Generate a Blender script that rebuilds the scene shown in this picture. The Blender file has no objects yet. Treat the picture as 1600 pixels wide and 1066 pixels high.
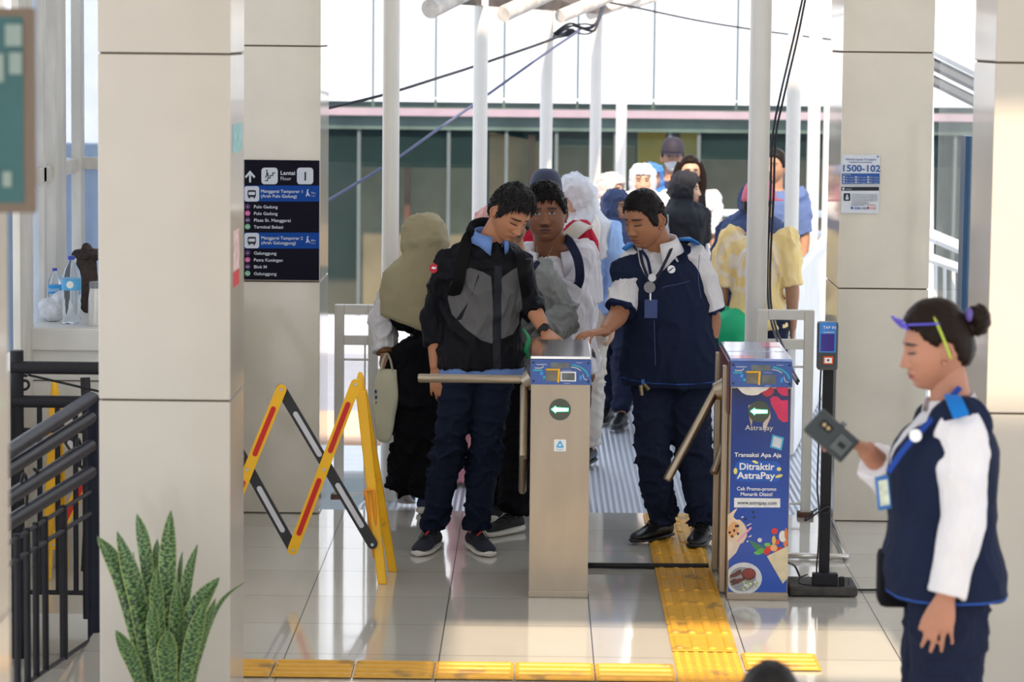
import bpy, bmesh, math, random
import numpy as np
from mathutils import Vector, Matrix, noise
PI = math.pi
S = bpy.context.scene
C = S.collection
rnd = random.Random(7)
# ---------------------------------------------------------------- camera
F, PITCH, YAW, ROLL, H = 4700.0, .1031, -.00824, .01044, 2.433
_fw = Vector((math.sin(YAW)*math.cos(PITCH), math.cos(YAW)*math.cos(PITCH), -math.sin(PITCH)))
_r = Vector((math.cos(YAW), -math.sin(YAW), 0)); _u = _r.cross(_fw)
_R = _r*math.cos(ROLL) + _u*math.sin(ROLL); _U = -_r*math.sin(ROLL) + _u*math.cos(ROLL)
cd = bpy.data.cameras.new('camera'); cam = bpy.data.objects.new('camera', cd); C.objects.link(cam)
cam.matrix_world = Matrix(((_R.x, _U.x, -_fw.x, 0), (_R.y, _U.y, -_fw.y, 0), (_R.z, _U.z, -_fw.z, H), (0, 0, 0, 1)))
cd.sensor_width = 36; cd.lens = F/1600*36; cd.clip_start = .1; cd.clip_end = 300
cd.dof.use_dof = True; cd.dof.focus_distance = 13.7; cd.dof.aperture_fstop = 4.2
S.camera = cam
# ---------------------------------------------------------------- light
S.view_settings.view_transform = 'Standard'; S.view_settings.look = 'None'
S.view_settings.gamma = 1; S.view_settings.use_curve_mapping = False
S.view_settings.exposure = 0.15
wd = bpy.data.worlds.new('sky'); S.world = wd; wd.use_nodes = True
nt = wd.node_tree; bg = nt.nodes['Background']
tc = nt.nodes.new('ShaderNodeTexCoord'); sx = nt.nodes.new('ShaderNodeSeparateXYZ'); cr = nt.nodes.new('ShaderNodeValToRGB')
nt.links.new(tc.outputs['Generated'], sx.inputs[0]); nt.links.new(sx.outputs['Z'], cr.inputs[0])
cr.color_ramp.elements[0].position = .0; cr.color_ramp.elements[0].color = (.95, .97, 1.0, 1)
cr.color_ramp.elements[1].position = .9; cr.color_ramp.elements[1].color = (.62, .78, 1.0, 1)
nt.links.new(cr.outputs[0], bg.inputs[0]); bg.inputs[1].default_value = 1.45
sd = bpy.data.lights.new('sun', 'SUN'); sun = bpy.data.objects.new('sun', sd); C.objects.link(sun)
sd.energy = 6.5; sd.angle = math.radians(1.5); sd.color = (1.0, .80, .58)
SUN_DIR = Vector((-.02, .62, -.62)).normalized()
sun.rotation_euler = SUN_DIR.to_track_quat('-Z', 'Y').to_euler(); sun.location = (6, 0, 8)

# ---------------------------------------------------------------- pixel -> world
def ray(x, y): return _fw + _R*((x-800)/F) - _U*((y-533)/F)
def P(x, y, Y):
    d = ray(x, y); return Vector((0, 0, H)) + d*(Y/d.y)
def G(x, y, z=0.0):
    d = ray(x, y); return Vector((0, 0, H)) + d*((z-H)/d.z)
# ---------------------------------------------------------------- materials
_m = {}
def mat(name, col, rough=.6, metal=0, var=.06, vs=6, bump=0, bs=60, coat=0, spec=.5, sheen=0, emit=0, trans=0, ior=1.45, stretch=None, alpha=1):
    if name in _m: return _m[name]
    m = bpy.data.materials.new(name); m.use_nodes = True; t = m.node_tree; b = t.nodes['Principled BSDF']
    b.inputs['Base Color'].default_value = (*col, 1); b.inputs['Roughness'].default_value = rough; b.inputs['Metallic'].default_value = metal
    b.inputs['Coat Weight'].default_value = coat; b.inputs['Coat Roughness'].default_value = .08; b.inputs['Specular IOR Level'].default_value = spec
    b.inputs['Sheen Weight'].default_value = sheen; b.inputs['Transmission Weight'].default_value = trans; b.inputs['IOR'].default_value = ior; b.inputs['Alpha'].default_value = alpha
    if emit: b.inputs['Emission Color'].default_value = (*col, 1); b.inputs['Emission Strength'].default_value = emit
    co = t.nodes.new('ShaderNodeTexCoord'); mp = t.nodes.new('ShaderNodeMapping'); t.links.new(co.outputs['Object'], mp.inputs[0])
    if stretch: mp.inputs['Scale'].default_value = stretch
    if var:
        n = t.nodes.new('ShaderNodeTexNoise'); n.inputs['Scale'].default_value = vs; n.inputs['Detail'].default_value = 5; t.links.new(mp.outputs[0], n.inputs[0])
        r = t.nodes.new('ShaderNodeValToRGB'); t.links.new(n.outputs[0], r.inputs[0])
        r.color_ramp.elements[0].position = .3; r.color_ramp.elements[1].position = .7
        r.color_ramp.elements[0].color = (*[c*(1-var) for c in col], 1); r.color_ramp.elements[1].color = (*[min(1, c*(1+var)) for c in col], 1)
        t.links.new(r.outputs[0], b.inputs['Base Color'])
    if bump:
        n2 = t.nodes.new('ShaderNodeTexNoise'); n2.inputs['Scale'].default_value = bs; n2.inputs['Detail'].default_value = 4; t.links.new(mp.outputs[0], n2.inputs[0])
        bp = t.nodes.new('ShaderNodeBump'); bp.inputs['Strength'].default_value = bump; bp.inputs['Distance'].default_value = .01
        t.links.new(n2.outputs[0], bp.inputs['Height']); t.links.new(bp.outputs[0], b.inputs['Normal'])
    _m[name] = m; return m
class NT:
    """tiny node helper"""
    def __init__(s, m): s.t = m.node_tree; s.b = s.t.nodes['Principled BSDF']
    def val(s, v, sock):
        if isinstance(v, (int, float)): sock.default_value = v
        else: s.t.links.new(v, sock)
    def m(s, op, a, b=0, clamp=False):
        n = s.t.nodes.new('ShaderNodeMath'); n.operation = op; n.use_clamp = clamp; s.val(a, n.inputs[0]); s.val(b, n.inputs[1]); return n.outputs[0]
    def step(s, a, edge, soft=.001):
        n = s.t.nodes.new('ShaderNodeMapRange'); n.interpolation_type = 'SMOOTHSTEP'; s.val(a, n.inputs[0])
        n.inputs[1].default_value = edge-soft; n.inputs[2].default_value = edge+soft; return n.outputs[0]
    def mix(s, f, a, b):
        n = s.t.nodes.new('ShaderNodeMix'); n.data_type = 'RGBA'; s.val(f, n.inputs[0])
        for v, k in ((a, 6), (b, 7)):
            if isinstance(v, tuple): n.inputs[k].default_value = (*v[:3], 1)
            else: s.t.links.new(v, n.inputs[k])
        return n.outputs[2]
    def noise(s, vec, scale, detail=4):
        n = s.t.nodes.new('ShaderNodeTexNoise'); n.inputs['Scale'].default_value = scale; n.inputs['Detail'].default_value = detail
        if vec: s.t.links.new(vec, n.inputs[0])
        return n.outputs[0]
    def attr(s, name):
        n = s.t.nodes.new('ShaderNodeAttribute'); n.attribute_name = name; return n
    def coord(s, which='Object'): return s.t.nodes.new('ShaderNodeTexCoord').outputs[which]
    def sep(s, v):
        n = s.t.nodes.new('ShaderNodeSeparateXYZ'); s.t.links.new(v, n.inputs[0]); return n.outputs
    def bump(s, h, st=.3, d=.01):
        n = s.t.nodes.new('ShaderNodeBump'); n.inputs['Strength'].default_value = st; n.inputs['Distance'].default_value = d
        s.t.links.new(h, n.inputs['Height']); s.t.links.new(n.outputs[0], s.b.inputs['Normal'])
    def base(s, c): s.t.links.new(c, s.b.inputs['Base Color'])
# ---------------------------------------------------------------- objects
def tag(o, label=None, cat=None, group=None, kind=None):
    if label: o['label'] = label
    if cat: o['category'] = cat
    if group: o['group'] = group
    if kind: o['kind'] = kind
    return o
def thing(name, label, cat, loc, group=None, rz=0):
    o = bpy.data.objects.new(name, None); C.objects.link(o); o.location = loc; o.rotation_euler = (0, 0, rz); o.empty_display_size = .1
    return tag(o, label, cat, group)
def link(name, me, mats, parent=None, label=None, world=True, smooth=False):
    """mesh given in world coordinates; parent keeps them there"""
    o = bpy.data.objects.new(name, me)
    for m in (mats if isinstance(mats, (list, tuple)) else [mats]): me.materials.append(m)
    C.objects.link(o)
    if smooth:
        me.polygons.foreach_set('use_smooth', [True]*len(me.polygons))
    if parent is not None:
        o.parent = parent
        if world:
            M = Matrix.Identity(4); q = parent
            while q is not None:
                M = Matrix.LocRotScale(q.location, q.rotation_euler, q.scale) @ M; q = q.parent
            me.transform(M.inverted())
    if label: o['label'] = label
    return o
def bm2(name, bm, mats, parent=None, label=None, smooth=False, auto=None, world=True):
    bmesh.ops.recalc_face_normals(bm, faces=bm.faces[:])
    me = bpy.data.meshes.new(name); bm.to_mesh(me); bm.free()
    o = link(name, me, mats, parent, label, world, smooth or bool(auto))
    if auto: me.set_sharp_from_angle(angle=math.radians(auto))
    return o
def centre(o):
    """put a top-level mesh's origin at its base so it behaves as a thing"""
    me = o.data; n = len(me.vertices); a = np.empty(n*3); me.vertices.foreach_get('co', a); a = a.reshape(-1, 3)
    c = Vector(((a[:, 0].min()+a[:, 0].max())/2, (a[:, 1].min()+a[:, 1].max())/2, a[:, 2].min()))
    me.transform(Matrix.Translation(-c)); o.location = c; return o
def NB(): return bmesh.new()
def box(bm, lo, hi, M=None, bev=0, mi=0):
    r = bmesh.ops.create_cube(bm, size=1); vs = r['verts']; lo = Vector(lo); hi = Vector(hi)
    for v in vs: v.co = Vector((lo[i]+(v.co[i]+.5)*(hi[i]-lo[i]) for i in range(3)))
    fs = set(f for v in vs for f in v.link_faces)
    if bev:
        es = list(set(e for v in vs for e in v.link_edges))
        r2 = bmesh.ops.bevel(bm, geom=es, offset=bev, segments=2, affect='EDGES', profile=.6); vs = list(set(v for f in r2['faces'] for v in f.verts) | set(v for v in vs if v.is_valid)); fs = set(f for v in vs for f in v.link_faces)
    for f in fs: f.material_index = mi
    if M is not None:
        for v in vs: v.co = M @ v.co
    return vs
def frame_of(d, ref=Vector((0, 0, 1))):
    d = d.normalized()
    if abs(d.dot(ref)) > .97: ref = Vector((0, 1, 0)) if abs(d.y) < .9 else Vector((1, 0, 0))
    x = ref.cross(d).normalized(); y = d.cross(x); return x, y
def rings(bm, R, closed_caps=True, mi=0):
    vs = [[bm.verts.new(p) for p in r] for r in R]; n = len(R[0])
    for a, b in zip(vs, vs[1:]):
        for i in range(n):
            f = bm.faces.new((a[i], a[(i+1) % n], b[(i+1) % n], b[i])); f.material_index = mi
    if closed_caps:
        f = bm.faces.new(vs[0][::-1]); f.material_index = mi; f = bm.faces.new(vs[-1]); f.material_index = mi
    return vs
def tube(bm, pts, r, n=12, caps=True, mi=0, ref=Vector((0, 0, 1)), flat=1.0, rnd_caps=False):
    """tapered tube through pts; r number / list / list of (rx,ry)"""
    pts = [Vector(p) for p in pts]; k = len(pts)
    rr = [r]*k if isinstance(r, (int, float)) else list(r)
    rr = [(q, q*flat) if isinstance(q, (int, float)) else q for q in rr]
    if rnd_caps:
        d0 = (pts[0]-pts[1]).normalized(); d1 = (pts[-1]-pts[-2]).normalized(); a = rr[0]; b = rr[-1]
        m0 = min(a); m1 = min(b)
        pre = [(pts[0]+d0*m0*s, (a[0]*c, a[1]*c)) for s, c in ((.97, .25), (.75, .66), (.42, .9))]
        post = [(pts[-1]+d1*m1*s, (b[0]*c, b[1]*c)) for s, c in ((.42, .9), (.75, .66), (.97, .25))]
        pts = [p for p, _ in pre]+pts+[p for p, _ in post]; rr = [q for _, q in pre]+rr+[q for _, q in post]; k = len(pts)
    R = []; px = None
    for i in range(k):
        d = (pts[min(i+1, k-1)]-pts[max(i-1, 0)])
        if d.length < 1e-9: d = Vector((0, 0, 1))
        d.normalize()
        if px is None: x, y = frame_of(d, ref)
        else:
            x = px-d*px.dot(d)
            x.normalize(); y = d.cross(x)
        px = x
        R.append([pts[i]+x*(math.cos(2*PI*j/n)*rr[i][0])+y*(math.sin(2*PI*j/n)*rr[i][1]) for j in range(n)])
    return rings(bm, R, caps, mi)
def spline(pts, n=6):
    pts = [Vector(p) for p in pts]; out = []
    for i in range(len(pts)-1):
        p0 = pts[max(i-1, 0)]; p1 = pts[i]; p2 = pts[i+1]; p3 = pts[min(i+2, len(pts)-1)]
        for k in range(n):
            t = k/n; out.append(.5*((2*p1)+(p2-p0)*t+(2*p0-5*p1+4*p2-p3)*t*t+(3*p1-p0-3*p2+p3)*t**3))
    out.append(pts[-1]); return out
def ball(bm, c, r, M=None, n=16, mi=0):
    c = Vector(c); r = (r, r, r) if isinstance(r, (int, float)) else r
    q = bmesh.ops.create_uvsphere(bm, u_segments=n, v_segments=max(6, n*2//3), radius=1)['verts']
    for v in q:
        p = Vector((v.co.x*r[0], v.co.y*r[1], v.co.z*r[2])); v.co = c+((M @ p) if M is not None else p)
    for f in set(f for v in q for f in v.link_faces): f.material_index = mi
def cyl(bm, a, b, r, n=20, mi=0, r2=None): return tube(bm, [a, b], [r, r if r2 is None else r2], n, mi=mi)
def poly(bm, pts, depth, mi=0):
    """extruded polygon: pts world, depth vector"""
    d = Vector(depth); a = [bm.verts.new(Vector(p)) for p in pts]; b = [bm.verts.new(Vector(p)+d) for p in pts]; n = len(a)
    for i in range(n): bm.faces.new((a[i], a[(i+1) % n], b[(i+1) % n], b[i])).material_index = mi
    bm.faces.new(a[::-1]).material_index = mi; bm.faces.new(b).material_index = mi
def text(name, s, loc, size, m, parent, X=Vector((1, 0, 0)), Yv=Vector((0, 0, 1)), align='LEFT', bold=0, width=None, depth=.0004):
    cu = bpy.data.curves.new(name, 'FONT'); cu.body = s; cu.size = size; cu.align_x = align; cu.extrude = depth; cu.offset = bold; cu.resolution_u = 3
    t = bpy.data.objects.new(name, cu); C.objects.link(t); dg = bpy.context.evaluated_depsgraph_get()
    me = bpy.data.meshes.new_from_object(t.evaluated_get(dg)); bpy.data.objects.remove(t)
    xs = [v.co.x for v in me.vertices]
    sx_ = 1
    if width and xs: sx_ = width/(max(xs)-min(xs))
    Z = X.cross(Yv).normalized(); L = Vector(loc)
    for v in me.vertices: v.co = L+X*(v.co.x*sx_)+Yv*v.co.y+Z*v.co.z
    me.materials.clear()
    return link(name, me, m, parent)
# ================================================================ SETTING
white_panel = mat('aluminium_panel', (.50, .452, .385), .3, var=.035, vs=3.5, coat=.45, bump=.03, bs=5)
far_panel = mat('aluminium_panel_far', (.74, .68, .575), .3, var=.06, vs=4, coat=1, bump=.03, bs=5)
joint_m = mat('panel_joint', (.10, .07, .05), .8)
white_paint = mat('white_paint', (.74, .72, .67), .35, var=.06, vs=5)
pole_paint = mat('pole_white', (.78, .76, .72), .3, var=.04, vs=3)
steel = mat('brushed_steel', (.38, .315, .24), .33, 1, var=.07, vs=9, stretch=(1, 1, .35))
chrome = mat('chrome', (.72, .71, .70), .14, 1, var=.02)
black_m = mat('black_metal', (.016, .016, .02), .5, .0, var=.2, spec=.25)
navy_rail = mat('navy_rail_paint', (.010, .012, .024), .45, .0, var=.25, vs=14, spec=.22)
rubber = mat('black_rubber', (.015, .015, .016), .6)
yellow = mat('yellow_plastic', (.86, .46, .012), .36, var=.05, bump=.02)
concrete = mat('stained_concrete', (.36, .34, .31), .85, var=.28, vs=7, bump=.2)

def floor_mat():
    m = mat('floor_tiles', (.5, .48, .44), .07, var=0, coat=.0); n = NT(m); co = n.coord('Object'); s = n.sep(co)
    def line(v, off):
        a = n.m('FRACT', n.m('DIVIDE', n.m('SUBTRACT', v, off-.6*200), .6)); d = n.m('ABSOLUTE', n.m('SUBTRACT', a, .5))
        return n.step(d, .4958, .0012)
    ln = n.m('MAXIMUM', line(s[0], -.965), line(s[1], 12.757))
    cell = n.t.nodes.new('ShaderNodeTexWhiteNoise'); cv = n.t.nodes.new('ShaderNodeCombineXYZ')
    n.t.links.new(n.m('FLOOR', n.m('DIVIDE', n.m('SUBTRACT', s[0], -.965), .6)), cv.inputs[0]); n.t.links.new(n.m('FLOOR', n.m('DIVIDE', n.m('SUBTRACT', s[1], 12.757), .6)), cv.inputs[1])
    n.t.links.new(cv.outputs[0], cell.inputs[0])
    t1 = n.mix(cell.outputs[0], (.60, .57, .51), (.68, .65, .58)); dirt = n.noise(co, 3.0, 6); t2 = n.mix(n.m('MULTIPLY', dirt, .35), t1, (.46, .43, .38))
    n.base(n.mix(ln, t2, (.06, .05, .045)))
    r = n.m('ADD', n.m('MULTIPLY', ln, .5), n.m('ADD', .045, n.m('MULTIPLY', n.noise(co, 1.6, 3), .10))); n.val(r, n.b.inputs['Roughness'])
    n.b.inputs['Coat Weight'].default_value = .5; n.b.inputs['Coat Roughness'].default_value = .04
    n.bump(n.noise(co, 2.2, 2), .05, .01)
    return m
FM = floor_mat()
bm = NB()
box(bm, (-1.77, 1, -.2), (8, 15.1, 0)); box(bm, (-2.27, 12.3, -.2), (-1.7701, 15.1, 0))
o = bm2('floor', bm, FM); tag(o, kind='structure')
# unseen ceiling; gap at near right shaped to drop the sun patch on the floor
bm = NB(); box(bm, (-6, 7.7, 4.5), (6.5, 15.7, 4.7)); box(bm, (-6, 3, 4.5), (-.2, 7.699, 4.7)); box(bm, (-.1999, 3, 4.5), (6.5, 6.5, 4.7))
o = bm2('ceiling', bm, mat('ceiling_white', (.84, .82, .78), .7)); tag(o, kind='structure')

def pillar(label, x0, x1, y0, y1, m, z1=4.49):
    t = thing('pillar', label, 'pillar', ((x0+x1)/2, (y0+y1)/2, 0), 'panel clad square pillars')
    b = NB(); box(b, (x0+.008, y0+.008, 0), (x1-.008, y1-.008, z1)); bm2('core', b, joint_m, t)
    z = 0
    while z < z1:
        b = NB(); box(b, (x0, y0, z+.003 if z else .004), (x1, y1, min(z+1.171-.003, z1)), bev=.004); bm2('cladding_panel', b, m, t); z += 1.171
    return t
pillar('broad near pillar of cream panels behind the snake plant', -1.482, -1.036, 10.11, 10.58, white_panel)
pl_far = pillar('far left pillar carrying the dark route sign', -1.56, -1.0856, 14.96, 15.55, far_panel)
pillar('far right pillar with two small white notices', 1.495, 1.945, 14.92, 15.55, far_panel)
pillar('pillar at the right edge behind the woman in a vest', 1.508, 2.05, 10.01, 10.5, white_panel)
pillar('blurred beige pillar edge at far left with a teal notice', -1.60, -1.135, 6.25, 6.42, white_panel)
# left side: ledge, window wall
bm = NB(); box(bm, (-2.27, 13.42, .0), (-1.5, 14.95, 1.05)); box(bm, (-2.29, 13.40, .98), (-1.49, 14.95, 1.08), bev=.006); box(bm, (-2.27, 13.416, .84), (-1.5, 13.43, .845), mi=1)
tag(bm2('trim_1', bm, [mat('ledge_white', (.66, .66, .63), .45), joint_m]), kind='structure')
bm = NB(); box(bm, (-2.40, 10.2, -.6), (-2.27, 15.1, .95)); tag(bm2('wall_left', bm, white_paint), kind='structure')
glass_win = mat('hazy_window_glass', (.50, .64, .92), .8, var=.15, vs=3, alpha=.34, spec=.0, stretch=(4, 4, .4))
def win_frame(n, boxes, panes):
    t = bpy.data.objects.new(n, None); C.objects.link(t); tag(t, kind='structure')
    for a, b_ in boxes: b = NB(); box(b, a, b_, bev=.003); bm2('mullion', b, frame_m, t)
    for a, b_ in panes: b = NB(); box(b, a, b_); bm2('pane', b, glass_win, t)
frame_m = mat('stained_white_frame', (.62, .60, .55), .5, var=.14, vs=5, stretch=(2, 2, .6))
win_frame('window_1', [((-2.295, 13.1, .0), (-2.262, 13.44, 4.5)), ((-2.34, 13.86, 1.0), (-2.28, 13.93, 4.5)), ((-2.31, 14.08, 1.0), (-2.262, 14.40, 4.5)), ((-2.31, 14.86, 1.0), (-2.262, 14.98, 4.5)),
                       ((-2.34, 13.44, 1.71), (-2.28, 14.9, 1.78))],
          [((-2.315, 13.44, 1.0), (-2.305, 14.9, 4.5))])
win_frame('window_2', [((-2.27, 14.96, 1.72), (-1.56, 15.02, 1.78)), ((-2.27, 14.96, 1.0), (-1.56, 15.02, 1.1)), ((-2.27, 14.96, 4.4), (-1.56, 15.02, 4.5)), ((-2.12, 14.97, 1.78), (-2.10, 15.01, 4.4))],
          [((-2.27, 14.985, 1.1), (-1.56, 14.995, 4.4))])
bm = NB(); box(bm, (-2.27, 14.97, 0), (-1.56, 15.05, 1.0)); tag(bm2('wall_back', bm, white_paint), kind='structure')
# stairs going down at the left
bm = NB()
for k in range(5): box(bm, (-2.27, 12.3-.3*(k+1), -1.6), (-1.79, 12.3-.3*k, -.17*(k+1)))
box(bm, (-2.269, 12.29, -1.6), (-1.771, 12.42, -.2))
tag(bm2('trim_2', bm, concrete), kind='structure')

# tactile paving
tac = mat('tactile_yellow', (.72, .37, .03), .42, var=.16, vs=16, bump=.1)
def tactile_t():
    n = NT(tac); co = n.coord(); dirt = n.step(n.noise(co, 5, 8), .62, .05); d2 = n.noise(co, 18, 5)
    n.base(n.mix(n.m('MULTIPLY', dirt, .55), n.mix(d2, (.62, .30, .02), (.80, .44, .05)), (.10, .08, .06)))
tactile_t()
def strip(lo, hi, cell, along, label, dots=False):
    b = NB(); x0, y0 = lo; x1, y1 = hi
    nx = max(1, round((x1-x0)/cell[0])); ny = max(1, round((y1-y0)/cell[1])); cx = (x1-x0)/nx; cy = (y1-y0)/ny
    for i in range(nx):
        for j in range(ny):
            ax, ay = x0+i*cx, y0+j*cy
            box(b, (ax+.003, ay+.003, .0005), (ax+cx-.003, ay+cy-.003, .004), bev=.001)
            if dots:
                k = 7
                for p in range(k):
                    for q in range(k): tube(b, [(ax+cx*(p+.5)/k, ay+cy*(q+.5)/k, .003), (ax+cx*(p+.5)/k, ay+cy*(q+.5)/k, .009)], [.013, .008], 8)
            else:
                for p in range(4):
                    f = (p+.5)/4
                    if along == 'y': a, c = (ax+cx*f, ay+cy*.13, .004), (ax+cx*f, ay+cy*.87, .004)
                    else: a, c = (ax+cx*.06, ay+cy*f, .004), (ax+cx*.94, ay+cy*f, .004)
                    tube(b, [a, c], [(.017, .0085)]*2, 10, ref=Vector((0, 0, 1)), rnd_caps=True)
    o = bm2('tactile_strip', b, tac); centre(o); o.location.z = .0005
    return tag(o, label, 'tactile paving')
gx0, gx1 = G(1051, 1028).x, G(1168, 1028).x-.03
strip((gx0, 11.66), (gx1, 15.05), (.33, .3), 'y', 'yellow guide strip of raised bars running between the gates')
strip((gx0, 11.06), (gx1, 11.657), (.33, .3), 'y', 'yellow studded warning tiles where the guide strips meet', dots=True)
strip((-1.6, 11.10), (gx0-.003, 11.40), (.3, .3), 'x', 'yellow cross strip of long bars along the bottom left')
strip((gx1+.003, 11.33), (gx1+.30, 11.63), (.3, .3), 'x', 'short yellow tile right of the studded warning tiles')

# ---------------------------------------------------------------- walkway and outdoors
def deck_mat():
    m = mat('checker_plate', (.55, .57, .62), .35, .6, var=0); n = NT(m); co = n.coord(); s = n.sep(co)
    a = n.m('SINE', n.m('MULTIPLY', n.m('ADD', s[0], s[1]), 100)); b = n.m('SINE', n.m('MULTIPLY', n.m('SUBTRACT', s[0], s[1]), 100)); h = n.m('MULTIPLY', a, b)
    n.base(n.mix(n.step(h, .25, .2), (.40, .42, .47), (.78, .80, .84))); n.bump(h, .5, .01); return m
bm = NB()
def sh(Y): return .143*(Y-15.1)
v = [bm.verts.new(p) for p in ((-.95, 15.1, -.02), (1.55, 15.1, -.02), (1.55+sh(25), 25, -.02), (-.95+sh(25), 25, -.02))]
bm.faces.new(v); r = bmesh.ops.extrude_face_region(bm, geom=bm.faces[:]); [setattr(q, 'co', q.co-Vector((0, 0, .1))) for q in r['geom'] if isinstance(q, bmesh.types.BMVert)]
tag(bm2('floor_walkway', bm, deck_mat()), kind='structure')
bm = NB(); box(bm, (-40, 15.2, -.9), (40, 60, -.6)); tag(bm2('trim_3', bm, mat('asphalt', (.30, .32, .38), .7)), kind='structure')
def slab(label, y0, y1, z, m, x0=-2.2, x1=-.4):
    b = NB(); box(b, (x0, y0, -.6), (x1, y1, z), bev=.02); o = centre(bm2('kerb', b, m)); tag(o, label, 'kerb')
slab('blurred peach kerb beyond the walkway at left', 20.6, 22.2, -.4, mat('peach_kerb', (.80, .50, .33), .7))
slab('blurred pale kerb in front of the peach kerb', 19.3, 20.5, -.42, mat('pale_kerb', (.78, .77, .76), .7))
slab('dark green drain channel beside the walkway', 17.2, 19.2, -.45, mat('teal_channel', (.05, .10, .12), .3))
slab('pale sunlit pavement right of the walkway', 15.3, 26, -.4, mat('pale_pavement', (.80, .78, .76), .7), 3.2, 12)

def wpole(px, Y, r, label, y_top=-300, zt=None):
    X = (px-844)/4700*Y
    b = NB(); cyl(b, (X, Y, -.02), (X, Y, 4.4), r, 20)
    o = centre(bm2('walkway_pole', b, pole_paint, auto=50)); tag(o, label, 'pole', 'white round poles of the walkway'); return o
wpole(613, 15.55, .044, 'white walkway pole behind the woman in the olive headscarf')
wpole(752, 18.0, .044, 'white walkway pole rising left of the bowed man\'s head')
wpole(855, 20.8, .044, 'white walkway pole above the navy cap')
wpole(932, 22.6, .044, 'fourth white walkway pole from the left')
wpole(972, 25.0, .045, 'thin grey white pole, fifth from the left')
wpole(1187, 15.25, .054, 'thickest near white pole with cables, behind right gate')
wpole(1240, 18.3, .044, 'white pole just right of the thick cabled pole')
wpole(1272, 20.8, .044, 'white pole in front of the bright gap at right, second from pillar')
wpole(1296, 23.0, .045, 'white pole hard against the far right pillar')
# side parapet along the right row
def yx(Y): return 1.16+(Y-15.25)*.150
bm = NB(); a, c = 17.3, 23.4
for (p, q) in ((a, c),):
    poly(bm, [(yx(p), p, 0), (yx(q), q, 0), (yx(q), q, 1.02), (yx(p), p, 1.02)], (.03, 0, 0))
    tube(bm, [(yx(p)+.015, p, 1.04), (yx(q)+.015, q, 1.04)], .03, 10)
o = centre(bm2('side_parapet', bm, mat('white_sheet', (.85, .85, .84), .5), auto=40)); tag(o, 'white sheet parapet receding along the right of the walkway', 'parapet')
# end railing
t = thing('end_railing', 'pale blue white railing across the walkway behind the crowd', 'railing', (1.3, 23.6, -.02))
rp = mat('blue_white_rail', (.70, .76, .86), .4)
for z in (1.02, .86, .3):
    b = NB(); cyl(b, (.2, 23.6, z), (2.30, 23.6, z), .028, 12); bm2('rail', b, rp, t, auto=50)
for x in (.25, 1.3, 2.27):
    b = NB(); cyl(b, (x, 23.6, -.02), (x, 23.6, 1.02), .025, 10); bm2('post', b, rp, t, auto=50)

# near railing frames left and right of the walkway mouth
def rail_frame(label, x0, x1, Y, zt, zm, zb, thick=.042, mid=(), m=white_paint, wires=()):
    t = thing('railing_frame', label, 'railing', ((x0+x1)/2, Y, 0))
    for (a, c) in (((x0, Y-.02, 0), (x0+thick, Y+.02, zt)), ((x1-thick, Y-.02, 0), (x1, Y+.02, zt))):
        b = NB(); box(b, a, c, bev=.005); bm2('post', b, m, t)
    for z in (zt, zm):
        b = NB(); box(b, (x0+thick, Y-.019, z-thick), (x1-thick, Y+.019, z), bev=.004); bm2('rail', b, m, t)
    for z in wires:
        b = NB(); cyl(b, (x0+.02, Y, z), (x1-.02, Y, z), .006, 8); bm2('thin_bar', b, m, t)
    for x in mid:
        b = NB(); cyl(b, (x, Y, wires[-1]), (x, Y, zm-thick), .005, 8); bm2('thin_bar', b, m, t)
    for x in (x0, x1-thick):
        b = NB(); box(b, (x-.015, Y-.035, 0), (x+thick+.015, Y+.035, .025), bev=.003); bm2('foot', b, mat('rusty_foot', (.12, .05, .03), .8, var=.4), t)
p = P(523, 476, 15.45); q = P(606, 476, 15.45)
rail_frame('white railing frame beside the far left pillar, partly behind olive headscarf', p.x, q.x-.05, 15.45, P(560, 476, 15.45).z, P(560, 524, 15.45).z, .1, .05, (P(570, 600, 15.45).x,), wires=(P(560, 562, 15.45).z, P(560, 772, 15.45).z))
p = P(1183, 484, 15.1); q = P(1271, 484, 15.1)
rail_frame('white railing frame behind the right gate, beside the card reader pole', p.x, q.x, 15.05, P(1220, 484, 15.05).z, P(1220, 530, 15.05).z, .1, .05, (), wires=(P(1220, 573, 15.05).z, P(1220, 787, 15.05).z))

# roof ribs seen at the top
ribm = mat('rusty_white_pipe', (.62, .58, .54), .5, var=.3, vs=12)
for (x0, y0, x1, y1, Y, r) in ((672, 14, 760, -30, 16.5, .055), (786, 22, 900, -30, 18.2, .05), (875, 26, 990, -22, 19.8, .045), (922, 22, 1010, -8, 21.5, .04), (985, 8, 1040, -8, 23.5, .035)):
    a = P(x0, y0, Y); c = P(x1, y1, Y+.6)
    b = NB(); tube(b, [a, a+(c-a)*.5, c+Vector((.3, .4, .15))], r, 14, caps=True)
    o = centre(bm2('roof_pipe', b, ribm, auto=50)); tag(o, {672: 'leftmost rust-marked roof pipe end at the top edge', 786: 'second roof pipe end, above the white walkway pole', 875: 'third roof pipe end from the left at the top', 922: 'fourth roof pipe end beside the cable tangle', 985: 'smallest roof pipe end, rightmost at the top'}[x0], 'roof pipe', 'roof pipes over the walkway')
bm = NB()
poly(bm, [P(700, 6, 17.2), P(940, 22, 21.0), P(1010, -4, 24.0), P(1010, -60, 24.0), P(700, -60, 17.2)], (0, .05, 0))
o = centre(bm2('roof_edge', bm, mat('roof_brown', (.10, .08, .07), .8, var=.3))); tag(o, 'dark brown roof edge over the pipe ends', 'roof')

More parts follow.
